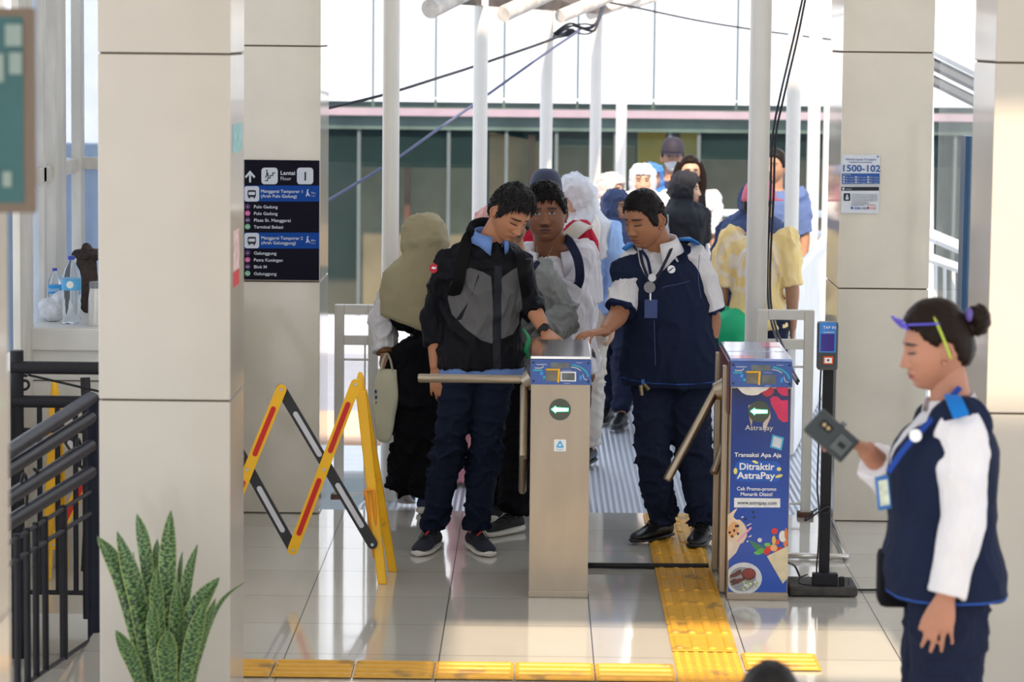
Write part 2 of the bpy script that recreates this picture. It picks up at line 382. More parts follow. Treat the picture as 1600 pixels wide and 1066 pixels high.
# ---------------------------------------------------------------- cables
cabm = mat('cable_black', (.02, .02, .03), .5)
cabb = mat('cable_slate', (.10, .11, .20), .5)
def cable(name, pts, r, m, label, n=6):
    b = NB(); tube(b, spline(pts, n), r, 8); o = centre(bm2(name, b, m, smooth=True)); return tag(o, label, 'cable')
cable('overhead_cable', [P(500, 172, 17.5), P(600, 148, 17.8), P(690, 120, 18.4), P(740, 104, 18.8), P(845, 68, 19.6), P(885, 52, 20)], .009, cabm, 'upper overhead cable crossing left poles to the tangle')
cable('overhead_cable', [P(505, 318, 17.5), P(560, 285, 17.8), P(620, 248, 18.0), P(680, 205, 18.4), P(738, 165, 19), P(850, 85, 19.6), P(905, 48, 20)], .009, cabb, 'lower sagging overhead cable slanting across left poles')
cable('overhead_cable', [P(930, 0, 21), P(985, 10, 21.3), P(1090, 32, 21.6), P(1190, 48, 22), P(1300, 62, 22.5)], .007, cabm, 'thin overhead cable crossing the white panels at right')
b = NB()
for k in range(7):
    pts = [P(868+rnd.uniform(-4, 3), 54+rnd.uniform(-4, 5), 20), P(890+rnd.uniform(-4, 4), 44+rnd.uniform(-9, 9), 20.1), P(912+rnd.uniform(-5, 5), 46+rnd.uniform(-10, 10), 20.2), P(930, 42+rnd.uniform(-6, 6), 20.3), P(940+k, 8, 20.8)]
    tube(b, spline(pts, 5), .006, 6)
tube(b, [P(874, 57, 20), P(893, 50, 20)], [.012, .026], 10, rnd_caps=True)
o = centre(bm2('cable_tangle', b, cabm, smooth=True)); tag(o, 'tangle of black cables with a joint below the roof edge', 'cable')
cable('drop_cable', [P(1258, -20, 15.9), P(1240, 60, 15.7), P(1219, 150, 15.4), P(1207, 215, 15.3), P(1204, 300, 15.32), P(1200, 470, 15.3), P(1225, 560, 14.4), P(1246, 600, 13.9)], .006, cabm, 'black cable dropping beside the thick white pole, left strand')
cable('drop_cable', [P(1262, -20, 15.9), P(1246, 60, 15.7), P(1225, 150, 15.4), P(1212, 215, 15.3), P(1209, 300, 15.34), P(1204, 470, 15.3), P(1231, 560, 14.5), P(1248, 596, 13.9)], .006, cabm, 'black cable dropping beside the thick white pole, right strand')

# ---------------------------------------------------------------- building opposite
b = NB(); box(b, (-10, 22.4, -.6), (-2.7, 22.6, 6.5)); o = centre(bm2('added_bright_wall', b, mat('window_brightener', (.66, .76, .95), .7))); tag(o, 'white outer wall seen hazily through the left windows', 'wall')  # pale sunlit wall added to brighten the view through the left windows
b = NB(); box(b, (-3.4, 18.6, -.6), (-2.65, 18.9, 1.7)); o = centre(bm2('outdoor_cabinet', b, mat('slate_box', (.16, .22, .30), .6))); tag(o, 'slate blue box shape outside behind the left window', 'cabinet')
bt = thing('building', 'long building opposite with white fascia panels over dark glass', 'building', (0, 28, -.6))
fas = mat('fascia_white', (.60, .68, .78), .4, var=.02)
xs = [-12, -5.2, -3.62, -2.9+1.15, -1.74+.73, -.35+.0, .33, 1.06, 1.85, 2.63, 3.4, 4.2, 5.0, 12]
xs = [P(x, 100, 28).x for x in (-900, 100, 240, 380, 482, 583, 681, 788, 903, 1022, 1152, 1290, 1420, 1540, 1660, 2600)]
for a, c in zip(xs, xs[1:]):
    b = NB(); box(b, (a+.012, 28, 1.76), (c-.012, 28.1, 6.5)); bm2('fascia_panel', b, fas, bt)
b = NB(); box(b, (xs[0], 28.06, 1.8), (xs[-1], 28.2, 6.4)); bm2('panel_backing', b, mat('blue_grey_gap', (.16, .22, .30), .6), bt)
b = NB(); box(b, (xs[0], 27.95, 1.63), (xs[-1], 28.02, 1.70)); bm2('ledge_bar', b, mat('mauve_bar', (.34, .28, .34), .4), bt)
b = NB(); box(b, (xs[0], 28.05, 1.5), (xs[-1], 28.3, 1.78)); bm2('header', b, mat('green_grey_header', (.09, .14, .13), .3, var=.3, vs=2), bt)
b = NB(); box(b, (xs[0], 29.6, -.6), (xs[-1], 29.7, 1.6)); bm2('back_wall', b, mat('dark_backing', (.12, .11, .09), .7, var=.35, vs=.8), bt)
b = NB(); box(b, (xs[0], 28.12, -.6), (xs[-1], 28.13, 1.5)); bm2('glass', b, mat('tinted_glass', (.04, .09, .09), .06, var=.1, alpha=.15, spec=.15), bt)
gm = mat('grey_mullion', (.10, .13, .14), .4)
for x in (560, 700, 790, 868, 960, 1045, 1090, 1230, 1400, 1490):
    X = P(x, 300, 28.1).x; b = NB(); box(b, (X-.012, 28.08, -.6), (X+.02, 28.14, 1.5)); bm2('mullion', b, gm, bt)
b = NB(); box(b, (xs[0], 28.05, -.6), (xs[-1], 28.2, -.25)); bm2('plinth', b, mat('lavender_plinth', (.55, .58, .68), .6), bt)
def inside(name, x0, y0, x1, y1, Y, col, label, slant=0):  # houses mirrored in the glass, built as coloured blocks behind it
    a = P(x0, y0, Y); c = P(x1, y1, Y); b = NB()
    poly(b, [(a.x, Y, c.z), (c.x, Y, c.z), (c.x, Y, a.z+slant), (a.x, Y, a.z)], (0, .12, 0))
    bm2(name, b, mat('in_%s_%d' % (name, x0), col, .8, var=.2, vs=3), bt, label)
inside('roof_reflection', 440, 185, 745, 255, 28.9, (.010, .014, .016), 'dark awning behind the glass')
inside('roof_reflection', 755, 180, 845, 205, 28.9, (.025, .018, .02), 'second dark awning', -.25)
inside('reflection_board', 765, 208, 850, 420, 29.0, (.42, .28, .15), 'tan timber board')
inside('reflection_board', 560, 262, 740, 480, 29.1, (.28, .235, .155), 'olive tan board')
inside('reflection_board', 870, 228, 990, 420, 29.1, (.25, .19, .13), 'brown board')
inside('reflection_board', 998, 180, 1036, 470, 28.6, (.42, .31, .03), 'mustard column')
inside('reflection_board', 1064, 195, 1086, 470, 28.6, (.36, .28, .05), 'narrow mustard column')
inside('roof_reflection', 1090, 192, 1290, 245, 28.9, (.012, .012, .016), 'dark awning at right')
inside('reflection_board', 1090, 250, 1290, 400, 29.0, (.24, .185, .135), 'brown board at right')
inside('roof_reflection', 1400, 205, 1560, 262, 28.9, (.008, .011, .016), 'dark awning seen through the right window')
inside('reflection_post', 632, 262, 640, 480, 28.8, (.20, .07, .05), None)
inside('reflection_post', 825, 212, 834, 420, 28.8, (.25, .12, .07), None)

# ---------------------------------------------------------------- right window with stair roof behind
t = bpy.data.objects.new('window_3', None); C.objects.link(t); tag(t, kind='structure')
b = NB(); box(b, (1.975, 10.5, .0), (1.983, 14.92, 4.5)); bm2('pane', b, mat('right_glass', (.75, .85, .92), .05, var=0, alpha=.18), t)
b = NB(); box(b, (1.955, 13.82, 0), (1.995, 13.97, 1.97), bev=.004); bm2('mullion', b, mat('navy_frame', (.01, .07, .17), .35), t, label='navy blue frame')
st = thing('outdoor_stair', 'white roofed outdoor stair seen through the right window', 'stair', (3.4, 22, -.6))
wst = mat('stair_white', (.78, .80, .82), .4); dk = mat('stair_beam', (.16, .17, .19), .5)
def beam(name, a, c, r, m): b = NB(); tube(b, [a, c], r, 8); bm2(name, b, m, st, auto=40)
for dy, rr, mm, nm in ((0, .055, wst, 'roof_beam'), (26, .045, dk, 'roof_beam'), (52, .04, dk, 'roof_beam')):
    beam(nm, P(1400, 20+dy*1.0+25, 21), P(1560, 110+dy*1.0+15, 20), rr, mm)
beam('handrail', P(1400, 345, 20.5), P(1560, 412, 19.5), .045, wst)
beam('handrail', P(1400, 385, 20.5), P(1560, 440, 19.5), .035, wst)
for x in range(1448, 1540, 14): beam('baluster', P(x, 405+(x-1448)*.3, 20.2), P(x, 640, 20.2), .012, wst)
beam('post', P(1452, 30, 20.6), P(1452, 760, 20.6), .03, wst)
# ================================================================ OBJECTS
white_v = mat('white_print', (.85, .86, .88), .5, var=0)
X1 = Vector((1, 0, 0)); Z1 = Vector((0, 0, 1))
def panelpoly(parent, name, pts, m, o, X, Yv, d=.0006, lift=0):
    """flat print: 2-D pts (u,v) on the plane o + u X + v Yv, raised by lift"""
    N = X.cross(Yv).normalized(); b = NB(); poly(b, [o+X*u+Yv*v+N*lift for u, v in pts], N*d); return bm2(name, b, m, parent)
def circ(cx, cy, r, n=24, ry=None, a0=0, a1=2*PI): return [(cx+r*math.cos(a0+(a1-a0)*i/n), cy+(ry or r)*math.sin(a0+(a1-a0)*i/n)) for i in range(n)]
def rrect(x0, y0, x1, y1, r, n=5):
    o = []
    for cx, cy, a in ((x1-r, y1-r, 0), (x0+r, y1-r, 90), (x0+r, y0+r, 180), (x1-r, y0+r, 270)):
        for i in range(n+1):
            t = math.radians(a+90*i/n); o.append((cx+r*math.cos(t), cy+r*math.sin(t)))
    return o
led = mat('green_led', (.10, 1.0, .35), .5, var=0, emit=5); led_w = mat('green_led_core', (.75, 1.0, .85), .5, var=0, emit=3)
disc_m = mat('dark_disc', (.07, .085, .06), .25, var=.15)
blue_p = mat('royal_blue_print', (.015, .07, .32), .28, var=.12, vs=12, coat=.4)
teal_p = mat('teal_print', (.02, .42, .50), .3, var=.05); lblue_p = mat('light_blue_print', (.04, .28, .75), .3)
cream_p = mat('cream_print', (.75, .72, .58), .4)
gy = mat('glass_grey', (.13, .14, .13), .12, var=.3, vs=14)
gate_y = G(872, 934).y
TILT_Y = .05
def arm(parent, a, c, r=.019):
    b = NB(); tube(b, [a, a+(c-a)*.985, c], [r, r, r*.8], 16); bm2('arm', b, steel, parent, auto=45)
def gate(label, pxl, pxr, basepx, right=False):
    y0 = G((pxl+pxr)/2, basepx).y; x0 = P(pxl, basepx, y0).x; x1 = P(pxr, basepx, y0).x; w = x1-x0; dep = .72
    zb = .925; zt = 1.03
    t = thing('turnstile_gate', label, 'turnstile', ((x0+x1)/2, y0, 0))
    b = NB()
    prof = [(0, 0), (0, zb), (.018, zt), (dep, zt+.01), (dep, 0)]
    vs = [[b.verts.new((x, y0+py, pz)) for py, pz in prof] for x in (x0, x1)]
    n = len(prof)
    for i in range(n): b.faces.new((vs[0][i], vs[0][(i+1) % n], vs[1][(i+1) % n], vs[1][i]))
    b.faces.new(vs[0][::-1]); b.faces.new(vs[1]); bmesh.ops.bevel(b, geom=b.edges[:], offset=.003, segments=2, affect='EDGES')
    bm2('body', b, steel, t)
    b = NB(); box(b, (x0-.003, y0-.004, 0), (x1+.003, y0+dep, .03), bev=.003); bm2('base_trim', b, steel, t)
    b = NB(); Ty = Vector((0, .018, zt-zb)).normalized(); hgt = math.hypot(.018, zt-zb)
    # lid
    b = NB(); box(b, (x0-.004, y0+.014, zt), (x1+.004, y0+dep+.004, zt+.014), bev=.004); bm2('lid', b, chrome if not right else mat('printed_lid', (.22, .30, .62), .16, .5, var=.3, vs=5, coat=.6), t)
    O = Vector((x0-.003, y0-.004, zb)); W = w+.006
    pn = panelpoly(t, 'reader_panel', rrect(0, 0, W, hgt, .003), blue_p, O, X1, Ty, .004)
    O2 = O; L = .0046
    def pp(name, pts, m, lift=L, d=.0008): return panelpoly(pn, name, pts, m, O2, X1, Ty, d, lift)
    k = W/.255
    pp('display', [(u*k, v) for u, v in ((.085, .070), (.165, .070), (.165, .094), (.085, .094))], gy)
    pp('reader_pad', [(u*k, v) for u, v in ((.066, .014), (.122, .014), (.122, .060), (.066, .060))], mat('brass_pad', (.16, .14, .10), .3, .6, var=.3, vs=30))
    b = NB()
    q = lambda u, v, l=0: O2+X1*(u*k)+Ty*v+X1.cross(Ty)*l
    tube(b, [q(.068, .0635, .009), q(.120, .0635, .009)], .0042, 10, rnd_caps=True); tube(b, [q(.120, .0635, .009), q(.117, .012, .009)], .0052, 10, rnd_caps=True)
    bm2('card_guide', b, yellow, pn, smooth=True)
    if right: pp('screen', [(u*k, v) for u, v in ((.13, .013), (.186, .013), (.186, .052), (.13, .052))], gy)
    else:
        pp('screen_frame', [(u*k, v) for u, v in ((.126, .014), (.192, .014), (.192, .056), (.126, .056))], white_v); pp('screen', [(u*k, v) for u, v in ((.132, .019), (.186, .019), (.186, .050), (.132, .050))], gy, L+.001)
    # printed swooshes
    def swoosh(pts, wd, m):
        p3 = [Vector((a*k, c, 0)) for a, c in pts]; p3 = spline(p3, 5); up = []; dn = []
        for i, a in enumerate(p3):
            d = (p3[min(i+1, len(p3)-1)]-p3[max(0, i-1)]).normalized(); nn = Vector((-d.y, d.x, 0))*wd/2
            up.append((a.x+nn.x, a.y+nn.y)); dn.append((a.x-nn.x, a.y-nn.y))
        pp('print', up+dn[::-1], m, L, .0004)
    swoosh([(.175, .086), (.21, .075), (.235, .055), (.243, .035)], .006, teal_p); swoosh([(.17, .076), (.195, .071), (.212, .060)], .003, cream_p)
    swoosh([(.012, .060), (.05, .060)], .006, teal_p); swoosh([(.018, .070), (.045, .070), (.055, .078)], .003, cream_p)
    swoosh([(.048, .054), (.046, .040)], .012, lblue_p); swoosh([(.212, .040), (.210, .020)], .010, lblue_p); swoosh([(.220, .045), (.226, .026), (.238, .022)], .0025, cream_p)
    pp('print', circ(.058*k, .030, .006), teal_p, L, .0004)
    text('print', 'transjakarta', q(.024, .083, L), .0095, white_v, pn, X1, Ty); text('print', 'transjakarta', q(.19, .093, L), .006, white_v, pn, X1, Ty)
    text('print', 'TAP KARTU ANDA', q(.134, .060, L), .0045, white_v, pn, X1, Ty); text('print', 'transjakarta', q(.142, .004, L), .005, white_v, pn, X1, Ty)
    for u, v in ((.012, .094), (.243, .094), (.012, .014), (.243, .014)):
        b = NB(); ball(b, q(u, v, .004), (.005, .005, .005), n=12); bm2('bolt', b, mat('bolt_dark', (.08, .07, .06), .3, .8), pn, smooth=True)
    # arrow light
    cx = w/2; O3 = Vector((x0, y0-.0008, 0))
    def fp(name, pts, m, lift=0, d=.0008, par=t): return panelpoly(par, name, pts, m, O3, X1, Z1, d, lift+.0004)
    lz = P(875, 640, y0).z if not right else P(1186, 643, y0).z; lx = (P(875 if not right else 1186, 640, y0).x-x0)
    ds = fp('indicator_disc', circ(lx, lz, .0465, 40), disc_m, .001, .003)
    a = [(lx-.038, lz+.001), (lx-.018, lz+.016), (lx-.018, lz+.009), (lx+.036, lz+.007), (lx+.036, lz-.007), (lx-.018, lz-.009), (lx-.018, lz-.016)]
    fp('arrow', a, led, .004, .001, ds); fp('arrow_core', [(lx+(u-lx)*.8, lz+(v-lz)*.6) for u, v in a], led_w, .005, .001, ds)
    return t, x0, x1, y0, fp, lx, lz, w
# --- left gate
tL, lx0, lx1, ly0, fp, lx, lz, w = gate('bare steel turnstile gate with a green arrow, between man and guard', 826, 918, 934)
c_ = P(875, 696, ly0); u, v = c_.x-lx0, c_.z
st_ = fp('sticker', rrect(u-.026, v-.026, u+.026, v+.026, .004), white_v, .001, .0006)
tri = mat('cyan_logo', (.02, .42, .80), .4, var=0)
fp('sticker_logo', [(u-.016, v-.006), (u-.012, v-.010), (u+.012, v-.010), (u+.016, v-.006), (u+.004, v+.018), (u, v+.020), (u-.004, v+.018)], tri, .0018, .0004, st_)
fp('sticker_logo', [(u-.008, v-.004), (u-.003, v-.004), (u, v+.001), (u+.003, v-.004), (u+.008, v-.004), (u, v+.011)], white_v, .0024, .0004, st_)
text('print', 'AstraPay', Vector((lx0+u, ly0-.003, v-.021)), .009, tri, st_, align='CENTER')
ca = P(828, 593, ly0+.36); ca.x = lx0
b = NB(); tube(b, [ca+Vector((.002, 0, 0)), ca+Vector((-.035, 0, -.02))], [.05, .035], 20); bm2('hub', b, steel, tL, auto=40)
arm(tL, ca+Vector((-.02, 0, 0)), Vector((P(653, 594, ly0+.36).x, ly0+.36, ca.z)))
arm(tL, ca+Vector((-.03, .01, -.03)), Vector((lx0-.035, ly0+.72, P(820, 770, ly0+.7).z)), .018)
arm(tL, ca+Vector((-.03, -.01, -.03)), Vector((lx0-.03, ly0+.06, .60)), .018)
# --- right gate
tR, rx0, rx1, ry0, fp, lx, lz, w = gate('turnstile gate wrapped in a blue advert, beside the card reader pole', 1136, 1230, 938, True)
def admat():
    m = mat('advert_blue', (.01, .07, .36), .3, var=0, coat=.3); n = NT(m); s = n.sep(n.coord()); ns = n.noise(n.coord(), 3, 2)
    g = n.m('ADD', n.m('MULTIPLY', s[2], .9), n.m('MULTIPLY', ns, .35))
    c1 = n.mix(n.step(g, .66, .28), (.008, .07, .42), (.012, .035, .20)); n.base(n.mix(n.step(n.m('ADD', s[2], n.m('MULTIPLY', ns, .1)), .93, .06), c1, (.02, .012, .03))); return m
z0, z1 = .035, .918
ad = fp('advert', [(.004, z0), (w-.003, z0), (w-.003, z1), (.004, z1)], admat(), 0, .0006)
A0 = Vector((rx0, ry0, 0))
def ap(pts, col, lift=.0008, name='print'):
    key = 'ad_%d_%d_%d' % tuple(int(c*255) for c in col)
    return fp(name, pts, mat(key, col, .35, var=.10, vs=25, coat=.3), lift, .0003, ad)
def pxuv(x, y): q_ = P(x, y, ry0); return (q_.x-rx0, q_.z)
def pxp(pts, col, lift=.0008, name='print'): return ap([pxuv(*p_) for p_ in pts], col, lift, name)
def pxell(x, y, a, b_, col, lift=.001, rot=0, n=20, jag=0):
    pts = []
    for i in range(n):
        t_ = 2*PI*i/n; r_ = 1+(rnd.uniform(-jag, jag) if jag else 0); dx, dy = a*math.cos(t_)*r_, b_*math.sin(t_)*r_
        pts.append((x+dx*math.cos(rot)-dy*math.sin(rot), y+dx*math.sin(rot)+dy*math.cos(rot)))
    return pxp(pts[::-1], col, lift)
pink = (.62, .02, .10)
# torn top edge, pink shapes
pxp([(1152, 605), (1155, 609), (1160, 614), (1166, 617), (1175, 618), (1184, 617), (1190, 613), (1197, 610), (1202, 606), (1203, 604)], (.72, .68, .62), .0022)
pxp([(1190, 612), (1197, 609), (1203, 605), (1209, 607), (1209, 613), (1205, 618), (1198, 620), (1192, 617)], (.45, .02, .05), .0012)
pxp([(1212, 605), (1231, 605), (1231, 619), (1222, 618), (1216, 613)], pink, .0012)
pxp([(1203, 623), (1208, 619), (1215, 620), (1221, 626), (1231, 625), (1231, 659), (1224, 660), (1217, 655), (1211, 643), (1205, 632)], pink, .0012)
pxp([(1170, 646), (1169, 634), (1172, 632), (1176, 655), (1174, 668), (1171, 655)], (.45, .36, .27), .0012); pxp([(1203, 640), (1204, 652), (1199, 664), (1195, 676), (1192, 662), (1199, 652)], (.60, .50, .42), .0012)
def ptxt(s, x, y, px, pxw, m=white_v, bold=0, lift=.0024):
    p_ = P(x, y, ry0); k_ = ry0/4700
    text('print', s, Vector((p_.x, ry0-.0012-lift, p_.z)), px*k_, m, ad, align='CENTER', width=pxw*k_, bold=bold)
navy_t = mat('navy_print', (.015, .03, .10), .5, var=0)
ptxt('AstraPay', 1186, 672, 11, 44, mat('grey_print', (.62, .60, .58), .5, var=0), .0001)
pxp([(1207, 679), (1225, 684), (1221, 704), (1203, 699)], (.05, .40, .66), .001); pxp([(1209, 682), (1222, 686), (1219, 701), (1206, 697)], (.60, .66, .70), .0016)
ptxt('Transaksi Apa Aja', 1184, 714, 9.5, 74, bold=.0004)
pxp([(1150, 740), (1147, 735), (1150, 723), (1158, 718), (1185, 720), (1214, 721), (1219, 727), (1218, 735), (1220, 741), (1219, 749), (1213, 753), (1190, 752), (1160, 753), (1149, 750)], (.01, .10, .50), .0010)
ptxt('Ditraktir', 1182, 734, 15, 55, bold=.0009); ptxt('AstraPay', 1181, 748, 15, 60, bold=.0009)
for x, y, a, b_, r in ((1180, 722, 5, 2, .4), (1149, 736, 3, 5, 0), (1217, 733, 3.5, 3, 0), (1217, 744, 6, 2.4, -.3)): pxell(x, y, a, b_, (.80, .74, .20), .0035, r)
ptxt('Cek Promo-promo', 1182, 766.5, 8, 62, bold=.0003); ptxt('Menarik Disini!', 1182, 775, 8, 50, bold=.0003)
pxp([(1147, 778), (1219, 779), (1219, 793), (1147, 793)], (.78, .80, .80), .0014); ptxt('www.astrapay.com', 1183, 788.5, 8.5, 62, navy_t, .0002)
# drink
pxp([(1137, 804), (1141, 802), (1147, 797), (1152, 794), (1151, 797), (1147, 803), (1146, 808), (1150, 812), (1156, 812), (1163, 819), (1167, 828), (1167, 838), (1161, 848), (1150, 853), (1137, 845)], (.78, .60, .42), .0012)
pxell(1145, 828, 8, 13, (.75, .38, .16), .0018, .3, jag=.1); pxp([(1137, 845), (1157, 849), (1150, 864), (1137, 877)], (.74, .62, .50), .002)
pxp([(1151, 845), (1173, 823), (1175, 825), (1153, 847)], (.80, .35, .55), .0026)
for x, y in ((1140, 832), (1144, 838), (1150, 822), (1153, 822), (1147, 829), (1153, 834), (1165, 811), (1177, 800), (1178, 808)): pxell(x, y, 1.9, 2.1, (.02, .015, .03), .003, n=10)
for x, y, a, b_ in ((1170, 820, 5, .8), (1172, 838, 3, 1), (1160, 808, 2, 1), (1168, 846, 1.5, 1.2)): pxell(x, y, a, b_, (.85, .78, .68), .0014, -.5, n=10)
# vegetables in a bag
for k in range(6): pxp([(1170+k*2, 846+k*3), (1171+k*2, 844+k*3), (1197, 856+k), (1196, 858+k)], (.03, .20, .10), .0012+.0001*k)
for x, y, a, b_, c_ in ((1190, 861, 7, 4, (.10, .42, .08)), (1184, 864, 6, 3, (.12, .5, .12)), (1198, 862, 5, 5, (.65, .02, .02)), (1202, 857, 5, 5, (.70, .03, .02)), (1199, 851, 5, 3, (.16, .50, .08)), (1209, 856, 5.5, 5.5, (.80, .42, .16)), (1214, 862, 4, 4, (.62, .03, .03)), (1219, 858, 4, 4, (.55, .02, .02)), (1209, 844, 3, 7, (.75, .50, .10)), (1214, 847, 4, 4, (.75, .06, .03)), (1223, 838, 6, 9, (.78, .74, .68)), (1227, 846, 3.5, 9, (.80, .22, .06)), (1210, 830, 5, 5, (.72, .03, .03)), (1187, 844, 3.4, 3.4, (.80, .78, .74)), (1228, 834, 2.5, 9, (.70, .20, .05))):
    pxell(x, y, a, b_, c_, .0015+rnd.uniform(0, .0012))
pxp([(1198, 869), (1231, 853), (1231, 903), (1223, 912)], (.74, .62, .40), .0032)
# plate
pxell(1162, 905, 28, 24, (.55, .56, .56), .001, n=36) if False else None
def plate():
    pts = [(1162+28.5*math.cos(a_), 904+25*math.sin(a_)) for a_ in [i*2*PI/40 for i in range(40)]]
    pts = [(max(1138, x), min(y, 927.5)) for x, y in pts]; pxp(pts[::-1], (.66, .67, .68), .001)
    pts = [(1160+21*math.cos(a_), 905+19*math.sin(a_)) for a_ in [i*2*PI/40 for i in range(40)]]; pxp([(max(1139, x), y) for x, y in pts][::-1], (.30, .31, .32), .0014)
plate()
for i in range(16): pxell(1143+rnd.uniform(0, 20), 893+rnd.uniform(0, 26), rnd.uniform(4, 8), 2.2, (.09+rnd.uniform(0, .06), .04, .03), .0018+i*.00005, -.5, 10, .2)
pxell(1170, 897, 11, 9.5, (.12, .02, .02), .003); pxell(1170, 896, 9, 7.5, (.26, .04, .03), .0034)
for i in range(26): pxell(1161+rnd.uniform(0, 22), 909+rnd.uniform(0, 12), 2.4, 2, ((.75, .74, .68), (.30, .45, .16), (.5, .48, .4))[i % 3], .0032+i*.00003, rnd.uniform(0, 1), 5)
# print on the lid, side frame and arms
text('print', 'JANGAN LUPA TAP', Vector((rx0+w/2, ry0+.30, 1.0452)), .03, white_v, tR, X1, Vector((0, 1, 0)), 'CENTER')
for lo, hi in (((.006, .02), (.10, .14)), ((.17, .5), (.25, .70))):
    b = NB(); box(b, (rx0+lo[0], ry0+lo[1], 1.0442), (rx0+hi[0], ry0+hi[1], 1.0450)); bm2('print', b, mat('pink_print', (.62, .04, .18), .25, coat=.5), tR)
for dy, wd in ((.12, .05), (.66, .05)):
    b = NB(); box(b, (rx0-.028, ry0+dy, .01), (rx0-.001, ry0+dy+wd, 1.0), bev=.004); bm2('side_post', b, steel, tR)
b = NB(); box(b, (rx0-.012, ry0+.02, .80), (rx0-.001, ry0+.70, 1.03), bev=.003); bm2('side_cover', b, mat('maroon_cover', (.12, .03, .03), .35), tR)
hc = Vector((rx0-.03, ry0+.36, P(1130, 608, ry0+.36).z))
b = NB(); tube(b, [hc+Vector((.03, 0, 0)), hc+Vector((-.02, 0, -.012))], [.055, .036], 20); bm2('hub', b, steel, tR, auto=40)
arm(tR, hc+Vector((-.01, -.01, 0)), P(1042, 750, ry0+.22), .02)
arm(tR, P(1140, 668, ry0+.40), P(1115, 740, ry0+.30), .018)
arm(tR, P(1136, 700, ry0+.5), P(1130, 775, ry0+.45), .018)
# floor cable cover between gates
cable('floor_cable_cover', [Vector((lx1+.003, 13.5, .014)), Vector((lx1+.4, 13.51, .014)), Vector((rx0-.04, 13.52, .014))], .013, rubber, 'black cable cover lying on the floor between the two gates')

# --- expanding barrier
bar_y = 13.05
tb = thing('expanding_barrier', 'yellow and black expanding barrier with red and white reflective strips', 'barrier', (-.95, bar_y, 0))
redm = mat('red_reflector', (.55, .015, .01), .35); whm = mat('white_reflector', (.55, .55, .58), .35)
def flatbar(name, a, c, w_, y, m, refl, segs, parent):
    d = (c-a).normalized(); n_ = Vector((0, 1, 0)); s_ = d.cross(n_).normalized()
    def bb(p0, p1, hw, y0_, y1_):
        b = NB(); L_ = (p1-p0).length; k = 6
        pts = [p0+s_*hw*math.cos(PI*i/k)-d*(hw*math.sin(PI*i/k)) for i in range(k+1)] + [p1-s_*hw*math.cos(PI*i/k)+d*(hw*math.sin(PI*i/k)) for i in range(k+1)]
        pts = [Vector((q.x, y0_, q.z)) for q in pts]; poly(b, pts, (0, y1_-y0_, 0)); return b
    o_ = bm2(name, bb(a, c, w_/2, y, y+.012), m, parent)
    for s0, s1 in segs: bm2('reflector', bb(a+(c-a)*s0, a+(c-a)*s1, w_*.24, y-.002, y+.0005), refl, o_)
    return o_
bk = mat('black_plastic', (.02, .02, .022), .4)
pv = [P(558, 597, bar_y), P(583, 850, bar_y)]
def X_at(px): return P(px, 732, bar_y).x
ctr = [507, 387, 268, 150]
for i, cx_ in enumerate(ctr):
    A = P(cx_-49, 858, bar_y); B = P(cx_+49, 600, bar_y); C_ = P(cx_-68, 608, bar_y); D = P(cx_+75, 850, bar_y)
    if i: B = P(cx_+53, 608, bar_y); D = P(cx_+71, 858, bar_y)
    if i == 3: C_ = P(88, 660, bar_y); A = P(84, 850, bar_y)
    flatbar('yellow_bar', A, B, .046, bar_y-.02, yellow, redm, ((.10, .42), (.60, .88)), tb)
    flatbar('black_bar', C_, D, .046, bar_y-.004, bk, whm, ((.16, .42), (.62, .88)) , tb)
    b = NB()
    for q_ in ((A, B) if i else (A, B, D)) + (P(cx_, 733, bar_y),): cyl(b, Vector((q_.x, bar_y-.024, q_.z)), Vector((q_.x, bar_y+.012, q_.z)), .007, 12)
    bm2('pivot', b, mat('pivot_steel', (.5, .5, .5), .3, 1), tb)
def aframe(px_top, px_bot, y_top, y_bot, flip=1):
    T_ = P(px_top, y_top, bar_y+.12); Bf = P(px_bot, y_bot, G(px_bot, y_bot).y); Bf.z = 0
    f = bpy.data.objects.new('end_panel', None); 
    b = NB(); w_ = .052
    def leg(a, c, wa, wc):
        R_ = []
        for p_, ww in ((a, wa), (a+(c-a)*.5, (wa+wc)/2), (c, wc)):
            R_.append([p_+Vector((sx*ww/2, sy*.024, 0)) for sx, sy in ((-1, -1), (1, -1), (1, 1), (-1, 1))])
        rings(b, R_)
    T2 = T_+Vector((0, 0, -.09)); leg(T2, Bf+Vector((-.004, 0, 0)), .046, .040); leg(T2+Vector((0, .03, 0)), Bf+Vector((.028, .30, 0)), .046, .036)
    for t_ in (.22, .48, .72):
        a = T2+(Bf-T2)*t_; c = T2+(Bf+Vector((.028, .30, 0))-T2)*t_; tube(b, [a, c], .012, 8)
    bmesh.ops.bevel(b, geom=[e for e in b.edges], offset=.004, segments=1, affect='EDGES')
    o_ = bm2('end_frame', b, yellow, tb)
    b = NB(); tube(b, [T2+Vector((0, 0, -.02)), T2+Vector((-.002, 0, .05)), T_+Vector((-.003, 0, -.02))], [.020, .017, .011], 12, rnd_caps=True); bm2('handle', b, yellow, o_, smooth=True)
    return o_
aframe(564, 599, 578, 912); aframe(86, 74, 590, 906)
b = NB()
for (a, c) in (((571, 766), (586, 872)), ((583, 766), (592, 872)), ((571, 766), (583, 766)), ((586, 872), (592, 872))):
    p_, q_ = P(*a, bar_y+.03), P(*c, bar_y+.03); tube(b, [p_, q_], [(.0085, .006)]*2, 8)
bm2('slider_frame', b, mat('orange_plastic', (.80, .28, .01), .4), tb)

